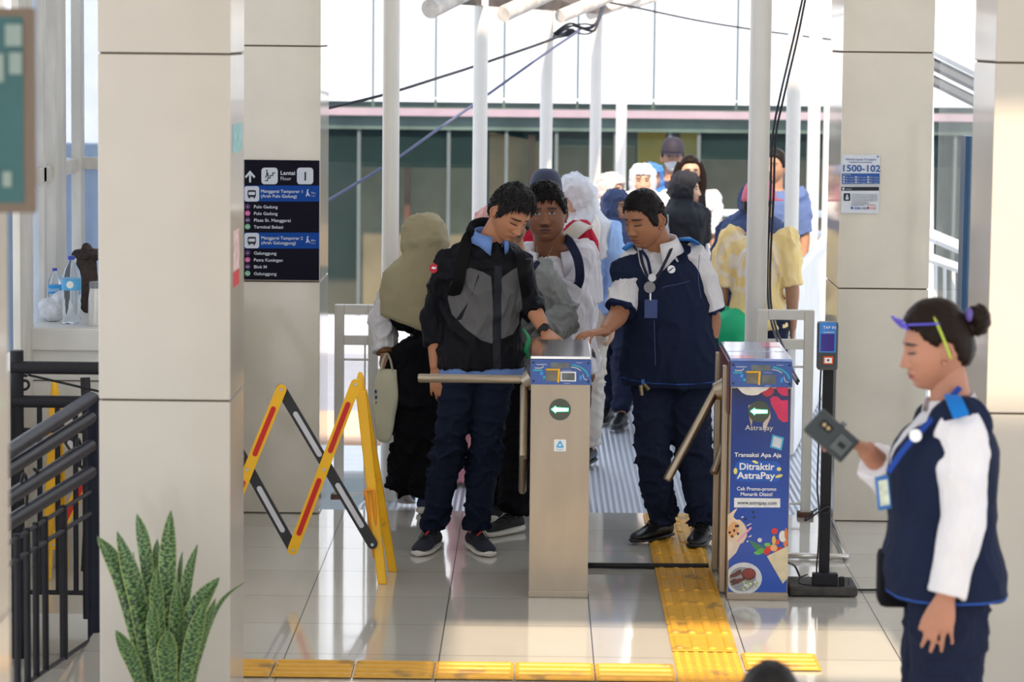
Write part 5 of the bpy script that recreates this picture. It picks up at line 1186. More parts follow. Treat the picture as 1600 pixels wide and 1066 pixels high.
white_c = mask_mat('white_cloth', (.72, .70, .72), rough=.8); vestm = mask_mat('navy_vest', (.010, .016, .042), (.60, .60, .63), (.03, .10, .42), rough=.8, bs=320)
blue_c = mask_mat('light_blue_shirt', (.16, .27, .58)); epa = mask_mat('blue_epaulette', (.01, .16, .50), rough=.5)
sole_w = mat('sole_white', (.66, .62, .56), .6, bump=.05); sole_k = mat('sole_black', (.012, .012, .012), .4); shoe_n = mat('shoe_navy_knit', (.012, .014, .028), .75, bump=.5, bs=400); shoe_b = mat('shoe_black_leather', (.010, .010, .011), .3, bump=.05); lace_k = mat('lace_black', (.01, .01, .01), .8)
Zv = Vector((0, 0, 1))
def A_(px, py, Y): q = G(px, py); return Vector((P(px, py, Y).x, Y, .085))

# ---------------------------------------------------------------- bowed man in black and grey jacket
Y0 = 13.95
p = Person('man with bowed head in black and grey jacket, waiting at the turnstile arm', dict(
    PV=P(752, 556, Y0), CH=P(750, 450, Y0), NK=P(762, 386, Y0-.05), HD=P(797, 334, Y0-.15),
    SL=P(703, 413, Y0-.03), SR=P(808, 412, Y0-.02), EL=P(678, 492, Y0+.03), WL=P(681, 576, Y0-.02), ER=P(826, 470, Y0-.05), WR=P(853, 520, Y0-.20),
    HL=P(722, 590, Y0), HR=P(772, 590, Y0), KL=P(700, 706, Y0-.04), KR=P(757, 708, Y0-.02), AL=A_(676, 835, Y0+.02), AR=A_(742, 835, Y0+.02)),
    tyaw=12, hyaw=38, hpitch=38, hroll=6, wide=1.04, skin=sk_a, hs=1.07, fat=.15, base=(P(735, 870, Y0).x, Y0))
ft = {'L': Vector((-.28, -1, 0)), 'R': Vector((.35, -1, 0))}; p.foot = ft; bowed = p
p.body({'L': dict(d=(.10, -.05, -1), pn=(.25, 1, 0), side=1, curl=(.35, .25, .3, .4), thumb=.3, thumb_out=.35, sc=1.0), 'R': dict(d=(.25, -.85, -.30), pn=(.1, -.3, -1), side=1, curl=.7)}, neck=.056)
hair_mesh('hair', p.HM, p.J['HD'], 1.07, p.root, hair_g, thick=.014, top=.012, shag=.006, seed=4, tufts=1300, tuftl=.026, combf=.15)
jk = mask_mat('jacket_black', (.005, .005, .008), (.115, .112, .116), (.022, .024, .032), (.012, .012, .016), rough=.55, bump=.12, bs=260)
yf = Y0-.14
gl = to_l(p, [(706, 440), (716, 425), (733, 418), (752, 424), (766, 432), (770, 470), (771, 538), (752, 532), (728, 514), (708, 492), (702, 468)], yf)
gr = to_l(p, [(783, 434), (800, 422), (811, 417), (820, 432), (818, 470), (817, 508), (806, 524), (785, 531)], yf)
zipb = to_l(p, [(771, 415), (783, 415), (784, 583), (771, 583)], yf); slash = to_l(p, [(746, 428), (748, 430), (722, 500), (712, 503), (733, 470)], yf)
def jb(b):
    p.torso(b, .038, -.10, .97, shoulder=1.04); p.arm(b, 'L', .016, 1.55); p.arm(b, 'R', .016, 1.42); nk_ = p.J['NK']; [ball(b, lerp(p.J['S'+q_], p.spine(.90), .45)+Vector((0, .01, .004)), (.10, .09, .082), n=16) for q_ in 'LR']; tube(b, [nk_+Vector((0, .01, -.09)), nk_+Vector((0, .01, -.02)), nk_+Vector((0, .012, .035))], [.135, .108, .088], 20)
p.garment('jacket', jk, jb, .006, .0075, 2, dict(k1=lambda x, y, z, a: np.where(y > 0, np.minimum(np.maximum(sd_poly(x, z, gl), sd_poly(x, z, gr)), y*2), -1), k2=lambda x, y, z, a: np.where(y > .0, sd_poly(x, z, zipb), -1), k3=lambda x, y, z, a: np.where(y > .0, sd_poly(x, z, slash), -1)), sc=(8, 8, 4.5))
# thick raised collar and hood roll
b = NB(); nk = p.J['NK']
R_ = []
for i in range(25):
    a = math.radians(24+312*i/24); d = Vector((math.sin(a+math.radians(14)), -math.cos(a+math.radians(14)), 0)); hgt = .028+.050*(1-math.cos(a))/2; c = nk+Vector((0, .012, 0))+d*(.080+.004*math.sin(a*3))+Vector((0, .0, .012+hgt-.02))
    e = min(1, min(i, 24-i)/3+.35); R_.append([c+d*(.022*e*math.cos(t))+Zv*((.030+hgt*.45)*e*math.sin(t)) for t in [2*PI*k/10 for k in range(10)]])
rings(b, R_); o = bm2('jacket_collar', b, blackc, p.root, smooth=True)
p.collar(blue_c, r=.068, h=.035, open_=46, yaw=-22, c=nk+Vector((.008, -.020, .040)), wing=.03, name='shirt_collar')
def hemb(b): p.torso(b, .026, -.19, -.05)
p.garment('shirt_hem', blue_c, hemb, .008, .002)
p.trousers(jean, ease=.010, t1=1.97, cuff=.004, vox=.0065, fold=.011, seed=5, r=(.078, .061, .050))
for sd in 'LR':
    A = p.J['A'+sd]; b = NB(); c0 = A+Vector((0, 0, .035)); tube(b, [c0+Vector((0, .0, -.024)), c0, c0+Vector((0, 0, .022))], [.060, .064, .060], 20); bm2('turned_cuff', b, jean, p.root, auto=60)
p.shoes(shoe_n, sole_w, .285, ft, laces=lace_k, chunky=1.3)
for sd, q in (('L', -1), ('R', 1)):
    A = p.J['A'+sd]; f_ = ft[sd].normalized(); c = Vector((A.x, A.y, .087))+f_*.075; b = NB(); tube(b, [c+Vector((-.012, -.018, -.006)), c+Vector((.006, -.022, .012))], .004, 8); bm2('lace_tag', b, mat('red_tag', (.6, .02, .03), .5), p.root)
# backpack straps, badge, zip, watch
strapm = mask_mat('strap_black', (.005, .005, .006), rough=.7)
p.strap('backpack_strap', strapm, [P(742, 366, Y0+.02), P(732, 372, Y0-.11), P(722, 405, Y0-.170), P(716, 440, Y0-.175), P(708, 462, Y0-.12)], .058, .004)
p.strap('backpack_strap', strapm, [P(802, 385, Y0+.02), P(812, 398, Y0-.115), P(817, 430, Y0-.165), P(822, 462, Y0-.10)], .045, .004)
bk_ = NB(); ball(bk_, P(752, 465, Y0+.24), (.15, .10, .21), n=24); bm2('backpack', bk_, strapm, p.root, smooth=True)
c = P(678, 419, Y0-.125); b = NB(); poly(b, [c+Vector((.020*math.sin(k*PI/3), 0.0, .024*math.cos(k*PI/3))) for k in range(6)], (-.002, -.014, 0)); bd = bm2('badge', b, mat('badge_red', (.50, .01, .03), .5), p.root)
b = NB(); poly(b, [c+Vector((u, -.0155, v)) for u, v in ((-.011, .002), (-.004, .009), (.006, .004), (.012, .009), (.010, -.001), (.002, -.004), (-.008, -.002))], (0, -.001, 0)); bm2('badge_mark', b, white_v, bd)
w0 = p.J['WR']; e0 = p.J['ER']; d = (w0-e0).normalized(); b = NB(); tube(b, [w0-d*.028, w0-d*.002], .031, 18); wt_ = bm2('wristwatch', b, rubber, p.root, auto=40)
b = NB(); cc = w0-d*.015+Vector((.0, -.026, .016)); tube(b, [cc, cc+Vector((0, -.008, .005))], .018, 14); bm2('watch_face', b, black_m, wt_, auto=40)
# ---------------------------------------------------------------- guard in vest at the gate
Y0 = 14.25
p = Person('male attendant in navy vest over a white shirt, hand on the steel gate', dict(
    PV=P(1050, 570, Y0), CH=P(1040, 460, Y0), NK=P(1026, 393, Y0-.02), HD=P(1008, 348, Y0-.09),
    SL=P(990, 417, Y0-.05), SR=P(1085, 412, Y0+.02), EL=P(966, 498, Y0-.20), WL=P(944, 522, Y0-.48), ER=P(1112, 505, Y0+.02), WR=P(1104, 578, Y0-.05),
    HL=P(1022, 602, Y0), HR=P(1076, 602, Y0), KL=P(1020, 716, Y0-.05), KR=P(1084, 716, Y0-.03), AL=A_(1035, 835, Y0+.05), AR=A_(1099, 835, Y0-.03)),
    tyaw=-14, hyaw=-46, hpitch=18, wide=1.08, skin=sk_b, fat=.9, hs=1.13, base=(P(1062, 850, Y0).x, Y0), belly=1.12)
ft = {'L': Vector((-.85, -1, 0)), 'R': Vector((-.25, -1, 0))}; p.foot = ft; guard = p
p.body({'L': dict(d=(-.72, -.55, -.05), pn=(-.1, 0, -1), side=-1, curl=(.45, .4, .5, .65), thumb=.35, thumb_out=.55), 'R': dict(d=(-.10, -.15, -1), pn=(-.5, 1, 0), side=-1, curl=(.4, .4, .45, .5), thumb=.4, thumb_out=.3)}, neck=.070)
hair_mesh('hair', p.HM, p.J['HD'], 1.13, p.root, hair_k, thick=.006, top=.010, shag=.003, seed=9, tufts=1500, tuftl=.009, combf=.3, fat=.9, line=[(0, .060), (28, .058), (44, .046), (55, .020), (66, -.022), (84, -.030), (94, .020), (112, .014), (124, -.040), (150, -.066), (180, -.074)])
def sb(b): p.torso(b, .022, .45, .96); p.arm(b, 'L', .020, .88, flare=.024); p.arm(b, 'R', .022, .88, flare=.024)
shirtm = mask_mat('shirt_white_trim', (.66, .64, .66), (.012, .02, .06), rough=.75)
def hemtrim(x, y, z, a):
    v = np.full(len(a), -1.)
    for sd in 'LR':
        S_, E_ = np.array(p.J['S'+sd]), np.array(p.J['E'+sd]); d = E_-S_; L = np.linalg.norm(d); t = ((a-S_) @ d)/L/L; r = np.linalg.norm(a-(S_+t[:, None]*d), axis=1); v = np.where((t > .6) & (r < .12), (t-.835)*L, v)
    return v
p.garment('shirt', shirtm, sb, .007, .007, 4, dict(k1=hemtrim))
yf = Y0-.14
vneck = to_l(p, [(990, 392), (1052, 384), (1046, 405), (1017, 446), (1000, 415)], yf)
lapel = to_l(p, [(1003, 398), (1012, 396), (1020, 430), (1016, 446)], yf)
def vb(b):
    p.torso(b, .044, -.20, .985, flare=.01, shoulder=1.03)
    for q_ in 'LR': ball(b, lerp(p.J['S'+q_], p.spine(.90), .40)+Vector((0, .01, .006)), (.085, .085, .080), n=16)
def piping(x, y, z, a): return np.where(y > 0, .0022-np.abs(z-(p.J['PV'].z-.085+.25*(x-.02)**2)), -1)
p.garment('vest', vestm, vb, .0065, .005, 6, dict(k1=lambda x, y, z, a: np.where(y > 0, sd_poly(x, z, vneck), -1), k2=piping), sc=(7, 7, 4))
p.collar(white_c, r=.090, h=.048, open_=52, yaw=6, c=p.J['NK']+Vector((.002, -.005, .006)), wing=.05, fold=.038)
b = NB(); c = P(1016, 402, Y0-.125); 
p.strap('shirt_facing', mask_mat('navy_facing', (.012, .02, .06)), [P(1003, 396, Y0-.12), P(1012, 410, Y0-.165), P(1018, 440, Y0-.185)], .014, .003)
for (x0, y0, dy0, x1, y1, dy1) in ((1064, 378, -.02, 1090, 385, .0), (975, 394, -.06, 992, 386, -.05)):
    a_, c_ = P(x0, y0, Y0+dy0), P(x1, y1, Y0+dy1); b = NB(); tube(b, [a_, lerp(a_, c_, .5)+Vector((0, 0, .012)), c_], [(.045, .008), (.05, .010), (.045, .008)], 12, ref=Vector((0, 0, 1))); bm2('epaulette', b, epa, p.root, smooth=True)
# lanyard, badges, card
lan = mask_mat('lanyard_dark', (.02, .022, .04), rough=.6)
p.strap('lanyard', lan, [P(1000, 392, Y0-.08), P(1003, 412, Y0-.165), P(1009, 430, Y0-.20), P(1017, 452, Y0-.215)], .014, .003); p.strap('lanyard', lan, [P(1052, 385, Y0-.06), P(1045, 402, Y0-.165), P(1032, 428, Y0-.205), P(1020, 452, Y0-.215)], .014, .003)
for (x, y, r, m_) in ((1019, 438, .0185, mat('badge_silver', (.45, .45, .46), .3, .7)), (1015, 453, .027, mat('badge_pewter', (.17, .17, .18), .3, .4))):
    c = P(x, y, Y0-.235); b = NB(); cyl(b, c, c+Vector((0, .006, 0)), r, 24); bo = bm2('round_badge', b, m_, p.root, auto=40)
b = NB(); c = P(1017, 487, Y0-.23); box(b, c+Vector((-.031, 0, -.045)), c+Vector((.031, .005, .045)), bev=.003); bm2('id_card', b, mat('card_navy', (.012, .035, .15), .25), p.root)
b = NB(); tube(b, [P(1016, 462, Y0-.228), P(1016, 473, Y0-.228)], .005, 8); bm2('clip', b, chrome, p.root)
def roundel(c, r, par, ox=0):
    b = NB(); cyl(b, c, c+Vector((0, .004, 0)), r, 24); q = bm2('emblem', b, white_v, par, auto=40)
    b = NB()
    for s_ in (-1, 1): poly(b, [c+Vector((u, -.001, v)) for u, v in ((-.012+s_*.004, -.006+s_*.003), (-.006+s_*.004, -.007+s_*.003), (.008+s_*.004, .006+s_*.003), (.004+s_*.004, .007+s_*.003))], (0, -.001, 0))
    bm2('emblem_mark', b, navy_t, q)
roundel(P(1049, 425, Y0-.205), .0185, p.root)
# pocket seams
seam = mat('seam_blue', (.05, .08, .20), .7)
for pts in ([(1035, 455), (1040, 452), (1060, 448), (1078, 443)], [(1022, 505), (1023, 540), (1024, 575)], [(1093, 402), (1091, 430), (1092, 450), (1096, 470)]):
    b = NB(); tube(b, spline([P(x, y, Y0-.212 if x < 1085 else Y0-.13) for x, y in pts], 5), .0015, 6); bm2('seam', b, seam, p.root)
p.trousers(navy_tr, ease=.012, t1=1.98, cuff=.006, vox=.007, fold=.010, seed=11, r=(.086, .068, .056))
p.shoes(shoe_b, sole_k, .285, ft, laces=lace_k)
b = NB(); box(b, P(1002, 610, Y0-.15), P(1007, 597, Y0-.14)); bm2('key_fob', b, mat('fob_blue', (.01, .12, .45), .4), p.root); b = NB(); tube(b, [P(1001, 606, Y0-.16), P(1003, 622, Y0-.165)], [.011, .008], 10); tube(b, [P(1006, 604, Y0-.16), P(1014, 613, Y0-.16)], [.009, .011], 10); bm2('keys', b, mat('key_brass', (.25, .18, .10), .35, .8), p.root)
guard.root.location.z += .012
# ---------------------------------------------------------------- attendant in the foreground
Y0 = 8.5
p = Person('woman in a navy vest and white sleeves holding a dark handheld device', dict(
    PV=P(1474, 870, Y0), CH=P(1470, 760, Y0), NK=P(1487, 640, Y0), HD=P(1463, 546, Y0),
    SR=P(1502, 680, Y0-.145), SL=P(1474, 676, Y0+.155), ER=P(1506, 812, Y0-.22), WR=P(1478, 934, Y0-.25), EL=P(1412, 765, Y0+.17), WL=P(1352, 702, Y0+.06),
    HR=P(1482, 935, Y0-.085), HL=P(1475, 935, Y0+.085), KR=P(1478, 1150, Y0-.09), KL=P(1462, 1150, Y0+.09), AR=Vector((P(1490, 1200, Y0).x, Y0-.09, .085)), AL=Vector((P(1460, 1200, Y0).x, Y0+.09, .085))),
    tyaw=-86, hyaw=-84, hpitch=10, wide=1.06, skin=sk_e, fat=.35, hs=1.02, belly=1.22, chest=1.18, base=(P(1480, 1000, Y0).x, Y0))
p.foot = {k: Vector((-1, 0, 0)) for k in 'LR'}; lady = p
p.body({'R': dict(d=(-.16, -.05, -1), pn=(.15, 1, 0), side=-1, curl=(.2, .15, .2, .25), thumb=.25, thumb_out=.35, sc=.98), 'L': dict(d=(-.80, -.30, .45), pn=(-.45, -.1, -.85), side=-1, curl=(.9, .95, 1.0, 1.0), thumb=.8, thumb_out=.5)}, neck=.054)
HB = [(0, .066), (30, .062), (50, .045), (66, .022), (80, .004), (92, .020), (112, .012), (124, -.038), (150, -.062), (180, -.070)]
hair_mesh('hair', p.HM, p.J['HD'], 1.02, p.root, hair_b, thick=.016, top=.012, shag=.002, seed=2, line=HB)
b = NB(); c = P(1530, 500, Y0); ball(b, c, (.032, .04, .046), n=24); ball(b, c+Vector((-.012, -.01, .012)), (.03, .035, .03), n=20)
for v in b.verts: v.co += noise.noise_vector(v.co*60)*.006
tube(b, [P(1505, 520, Y0), c], [.030, .024], 12); bm2('hair_bun', b, hair_b, p.root, smooth=True)
hd = p.J['HD']; HM = p.HM
def on_head(a_deg, tilt, off=.020, n=40, zc=0, r0=(.0755, .096)):
    """arc over the head from ear to ear"""
    out = []
    for i in range(n+1):
        t = math.radians(-98+196*i/n); out.append(hd+HM @ Vector((math.sin(t)*(.0755+off), tilt*math.cos(t)+zc, math.cos(t)*(.118+off))))
    return out
b = NB(); tube(b, on_head(0, .028, .021, zc=-.012), [(.0055, .004)]*41, 8); bm2('headband', b, mat('lime_band', (.42, .52, .06), .4), p.root, smooth=True)
b = NB()
for s_ in (-1, 1):
    c = hd+HM @ Vector((s_*.034, .088, .092)); pts = [c+HM @ Vector((.026*math.cos(t), .004+.012*math.sin(t), .018*math.sin(t))) for t in [2*PI*k/20 for k in range(21)]]; tube(b, pts, .0035, 8); tube(b, [c+HM @ Vector((s_*.026, 0, 0)), c+HM @ Vector((s_*.05, -.09, -.01))], .003, 8)
bm2('glasses', b, mat('glasses_violet', (.10, .08, .55), .2), p.root, smooth=True)
b = NB(); c = P(1514, 492, Y0-.03); ball(b, c, (.012, .02, .02), n=12); bm2('hair_tie', b, mat('tie_violet', (.12, .08, .30), .5), p.root, smooth=True)
def sb(b): p.torso(b, .020, .3, .96); p.arm(b, 'R', .018, 1.97, radii=(.056, .048, .044, .036), flare=.004); p.arm(b, 'L', .026, 1.72, radii=(.052, .045, .042, .036))
p.garment('shirt', white_c, sb, .006, .0042, 8, sc=(8, 8, 5))
for sd in 'RL':
    W_, E_ = p.J['W'+sd], p.J['E'+sd]; d = (W_-E_).normalized(); w1 = W_-d*(.012 if sd == 'R' else .07); b = NB(); tube(b, [w1-d*.035, w1], [.054 if sd == 'R' else .052]*2, 22); bm2('sleeve_cuff', b, white_c, p.root, auto=60)
def vb(b): p.torso(b, .040, -.30, .985, flare=.05, shoulder=1.06); [ball(b, p.J['S'+q_]+Vector((0, .03*(1 if q_ == 'R' else -1), .022)), (.095, .085, .085), n=18) for q_ in 'LR']
def pipe2(x, y, z, a): return .003-np.abs(z-(z.min()+.012))
def vneckf(x, y, z, a):
    zn = p.J['NK'].z; return np.where(y > .03, .055-np.abs(x)-np.maximum(0, (zn-.02)-z)*.36-.0*y, -1)*np.where(z > zn-.20, 1, 0)-np.where(z > zn-.20, 0, 1)
p.garment('vest', vestm, vb, .0065, .0028, 9, dict(k1=vneckf, k2=pipe2), sc=(6, 6, 3.5))
p.collar(white_c, r=.066, h=.042, open_=60, c=p.J['NK']+Vector((-.004, 0, .0)), wing=.05, fold=.035)
a_, c_ = P(1487, 618, Y0-.105), P(1498, 645, Y0-.155); p.strap('epaulette', epa, [P(1488, 620, Y0-.14), P(1492, 629, Y0-.185), P(1497, 640, Y0-.212), P(1502, 652, Y0-.226)], .046, .006, out=Vector((.1, -1, .55)))
p.strap('lanyard', mask_mat('lanyard_blue', (.02, .06, .30)), [P(1500, 606, Y0-.07), P(1478, 630, Y0-.10), P(1450, 662, Y0-.155), P(1415, 700, Y0-.17), P(1388, 738, Y0-.16)], .016, .004, out=Vector((-.6, -1, .2)))
b = NB(); c = P(1380, 770, Y0-.15); M_ = Matrix.Rotation(-.12, 4, 'Y'); vs = box(b, (-.022, -.003, -.048), (.022, .003, .048), M=Matrix.Translation(c) @ M_ @ Matrix.Rotation(.45, 4, 'Z'), bev=.003); ic = bm2('id_card', b, mat('card_blue', (.02, .14, .42), .3), p.root)
b = NB(); vs = box(b, (-.015, -.0045, -.036), (.015, -.003, .036), M=Matrix.Translation(c) @ M_ @ Matrix.Rotation(.45, 4, 'Z')); bm2('card_photo', b, mat('card_photo', (.55, .60, .48), .3, var=.4, vs=30), ic)
c = P(1430, 681, Y0-.178); b = NB(); tube(b, [c, c+Vector((.003, .005, 0))], .018, 22); bm2('emblem', b, white_v, p.root, auto=40)
p.trousers(navy_tr, ease=.020, t1=1.93, vox=.009, fold=.010, seed=14, r=(.090, .072, .058)); p.shoes(shoe_b, sole_k, .25)
# black shoulder bag on her far hip
b = NB(); c = P(1396, 905, Y0+.05); box(b, c+Vector((-.045, -.06, -.075)), c+Vector((.05, .06, .085)), bev=.02); o = centre(bm2('hip_bag', b, blackc, smooth=True)); tag(o, 'black bag hanging at the hip of the woman in front', 'bag')
b = NB(); tube(b, spline([c+Vector((0, 0, .08)), P(1386, 860, Y0+.05), P(1392, 800, Y0+.09)], 5), [(.014, .004)]*11, 8); bm2('bag_strap', b, blackc, o)
# handheld device
c = P(1299, 681, Y0-.02); ux = (P(1312, 724, Y0-.03)-P(1253, 672, Y0-.03)).normalized(); uy = (P(1281, 635, Y0-.03)-P(1253, 672, Y0-.03)); uy = (uy-ux*uy.dot(ux)).normalized(); ux = (ux+Vector((0, .15, 0))).normalized(); uy = (uy-ux*uy.dot(ux)).normalized(); uz = ux.cross(uy)
DM = Matrix(((ux.x, uy.x, uz.x, c.x), (ux.y, uy.y, uz.y, c.y), (ux.z, uy.z, uz.z, c.z), (0, 0, 0, 1)))
dvt = thing('handheld_device', 'dark handheld ticket device held up by the woman in front', 'device', c)
def dbox(n, lo, hi, m, par, bev=.003): b = NB(); box(b, lo, hi, M=DM, bev=bev); return bm2(n, b, m, par)
sg_ = 1 if uz.y < 0 else -1
def zz(a, c): return (min(a*sg_, c*sg_), max(a*sg_, c*sg_))
z0_, z1_ = zz(-.012, .010); bd = dbox('device_body', (-.073, -.042, z0_), (.073, .042, z1_), mat('device_dark', (.020, .030, .036), .4), dvt, .006)
z0_, z1_ = zz(.010, .014); dbox('rear_plate', (.012, -.028, z0_), (.060, .026, z1_), mat('device_grey', (.07, .085, .09), .45), dvt)
z0_, z1_ = zz(.014, .0155); dbox('rear_badge', (.026, -.008, z0_), (.048, .006, z1_), black_m, dvt, .001)
z0_, z1_ = zz(.010, .013); dbox('camera_bump', (-.052, .000, z0_), (-.014, .022, z1_), black_m, dvt)
for x in (-.042, -.026): b = NB(); cyl(b, DM @ Vector((x, .011, sg_*.0125)), DM @ Vector((x, .011, sg_*.0150)), .0055, 14); bm2('camera_lens', b, mat('lens_gold', (.35, .28, .15), .2, .8), dvt)
z0_, z1_ = zz(-.004, .004); dbox('side_button', (-.004, .042, z0_), (.012, .054, z1_), mat('button_grey', (.12, .13, .15), .5), dvt)
# ---------------------------------------------------------------- the queue behind the gates
def cloth(name, col, **k): return mask_mat(name, col, **k)
# woman in the olive headscarf, seen from behind
Y0 = 15.05
olive = mat('olive_headscarf', (.34, .29, .17), .75, var=.08, bump=.05, bs=200)
p = Person('woman in an olive headscarf and black dress carrying a cream tote', dict(
    PV=P(655, 585, Y0), CH=P(655, 490, Y0), NK=P(656, 432, Y0), HD=P(662, 376, Y0),
    SL=P(622, 448, Y0), SR=P(700, 448, Y0+.03), EL=P(598, 500, Y0+.05), WL=P(602, 556, Y0-.02), ER=P(712, 500, Y0+.05), WR=P(712, 560, Y0+.0),
    HL=P(637, 605, Y0), HR=P(675, 605, Y0), KL=P(640, 695, Y0-.02), KR=P(668, 695, Y0), AL=Vector((P(628, 780, Y0).x, Y0+.10, .10)), AR=Vector((P(664, 780, Y0).x, Y0-.02, .085))),
    tyaw=200, hyaw=205, hpitch=15, wide=.98, skin=sk_g, hs=.98, vox=.009, lod=1, base=(P(648, 790, Y0).x, Y0))
p.l = -p.l if p.l.dot(Vector((1, 0, 0))) < 0 else p.l; p.foot = {k: Vector((.3, 1, 0)) for k in 'LR'}
p.body({'L': dict(d=(.0, -.1, -1), pn=(.6, .6, 0), side=-1, curl=(1.1, 1.1, 1.1, 1.1), thumb=.9)})
hijab(p, olive, drop=.30, spread=.195, seed=5, opening=1, backdrop=.40, amp=.0035, puff=.018)
def db(b): p.torso(b, .022, -.30, .93, flare=.0); p.arm(b, 'R', .02, 1.9)
p.garment('dress', blackc, db, .009, .007, 3)
def slv(b): p.arm(b, 'L', .024, 1.86, radii=(.052, .046, .044, .040))
p.garment('sleeve', white_c, slv, .008, .009, 5, sc=(12, 12, 10))
b = NB(); w0, e0 = p.J['WL'], p.J['EL']; d = (w0-e0).normalized(); tube(b, [w0-d*.055, w0-d*.01], [.052, .046], 16); bm2('sleeve_cuff', b, mat('cuff_batik', (.16, .07, .02), .6, var=.7, vs=60), p.root, auto=50)
p.trousers(blackc, ease=.022, t1=1.95, cuff=.02, vox=.009, fold=.010, r=(.080, .064, .054))
p.shoes(mat('shoe_navy', (.015, .022, .07), .6), sole_w, .26, {'L': Vector((.1, 1, 0)), 'R': Vector((.2, 1, 0))}, heel={'L': .07}, chunky=1.5)
b = NB(); c0 = P(603, 592, Y0-.03); R_ = []
for (x0, x1, y, dd) in ((590, 620, 578, .012), (586, 622, 600, .022), (582, 621, 630, .035), (584, 617, 660, .038), (588, 612, 686, .030), (592, 608, 691, .012)):
    a, c = P(x0, y, Y0-.13), P(x1, y, Y0-.13); m_ = (a+c)/2; w_ = (c.x-a.x)/2; R_.append([m_+Vector((w_*math.copysign(abs(math.cos(t))**.6, math.cos(t)), dd*math.copysign(abs(math.sin(t))**.7, math.sin(t)), 0)) for t in [2*PI*k/24 for k in range(24)]])
rings(b, R_); bmesh.ops.subdivide_edges(b, edges=b.edges[:], cuts=2, use_grid_fill=True); 
for v in b.verts: v.co += noise.noise_vector(v.co*14)*.012
o = centre(bm2('tote_bag', b, mat('tote_cream', (.56, .53, .38), .8, var=.06, bump=.2, bs=80), smooth=True)); tag(o, 'cream cloth tote hanging from the hand of the olive-scarfed woman', 'bag')
b = NB()
for q in (-1, 1): tube(b, spline([P(594, 582, Y0-.13+.01*q), P(599, 562, Y0-.11+.015*q), P(604, 553, Y0-.07), P(610, 562, Y0-.11+.01*q), P(614, 582, Y0-.13+.01*q)], 5), [(.007, .003)]*21, 8)
bm2('tote_handle', b, mat('tote_handle', (.50, .47, .34), .8), o)
b = NB(); a = P(586, 615, Y0-.075)
for k in range(3): ball(b, P(587+k*.6, 612+k*9, Y0-.155), (.006, .006, .011), n=8)
bm2('print', b, mat('tote_print', (.05, .07, .22), .7), o, smooth=True)

# person in grey jacket, head hidden behind the bowed man
Y0 = 14.5
greyj = mask_mat('jacket_light_grey', (.27, .28, .285), (.02, .025, .05), rough=.8, bs=200)
p = Person('person in a light grey jacket leaning to the gate behind bowed man', dict(
    PV=P(800, 570, Y0), CH=P(808, 480, Y0), NK=P(806, 404, Y0-.02), HD=P(800, 354, Y0-.03),
    SL=P(772, 420, Y0), SR=P(846, 436, Y0-.05), EL=P(765, 500, Y0+.05), WL=P(790, 555, Y0-.05), ER=P(880, 494, Y0-.02), WR=P(852, 528, Y0-.30),
    HL=P(785, 600, Y0), HR=P(816, 600, Y0), KL=P(780, 705, Y0+.15), KR=P(808, 705, Y0-.02), AL=Vector((P(770, 780, Y0).x, Y0+.45, .085)), AR=Vector((P(802, 812, Y0).x, Y0-.05, .085))),
    tyaw=-10, hyaw=10, hpitch=50, wide=.95, skin=sk_g, vox=.010, lod=1, hs=.93, base=(P(800, 820, Y0).x, Y0))
p.foot = {'L': Vector((0, -1, 0)), 'R': Vector((-.9, -1, 0))}
p.body({'R': dict(d=(-.8, -.3, -.2), pn=(0, 0, -1), side=1, curl=.5)})
hair_mesh('hair', p.HM, p.J['HD'], .93, p.root, hair_k, thick=.012, nu=60, nv=48)
def gb(b): p.torso(b, .04, -.10, .97); p.arm(b, 'L', .026, 1.9); p.arm(b, 'R', .034, 1.88, radii=(.056, .052, .050, .040))
stripe = to_l(p, [(823, 436), (828, 415), (836, 408), (844, 410), (834, 428), (828, 452), (823, 462)], Y0-.1)
p.garment('jacket', greyj, gb, .008, .012, 12, dict(k1=lambda x, y, z, a: np.where(y > -.1, sd_poly(x, z, stripe), -1)), sc=(9, 9, 9))
b = NB(); w0, e0 = p.J['WR'], p.J['ER']
for k in range(9):
    t = .55+.04*k; c = lerp(e0, w0, t)+Vector((0, -.066, .01)); tube(b, spline([c+Vector((-.02, .006, .045)), c+Vector((.004*(k % 3), -.004, 0)), c+Vector((.01, .0, -.035))], 4), .0016, 5)
bm2('cuff_embroidery', b, blackc, p.root)
p.trousers(blackc, ease=.018, t1=1.95, cuff=.01, vox=.009, fold=.009, r=(.082, .066, .054)); p.shoes(mat('shoe_black_mesh', (.012, .012, .014), .7, bump=.5, bs=300), sole_w, .28, p.foot, laces=lace_k, chunky=1.7)
b = NB(); tube(b, spline([P(818, 515, 14.0), P(826, 530, 13.9), P(822, 548, 13.9), P(826, 560, 13.95)], 5), [(.010, .003)]*16, 8); o = centre(bm2('green_lanyard', b, mat('green_strap', (.01, .30, .10), .5))); tag(o, 'green lanyard strap dangling between the bowed man and the steel gate', 'lanyard')

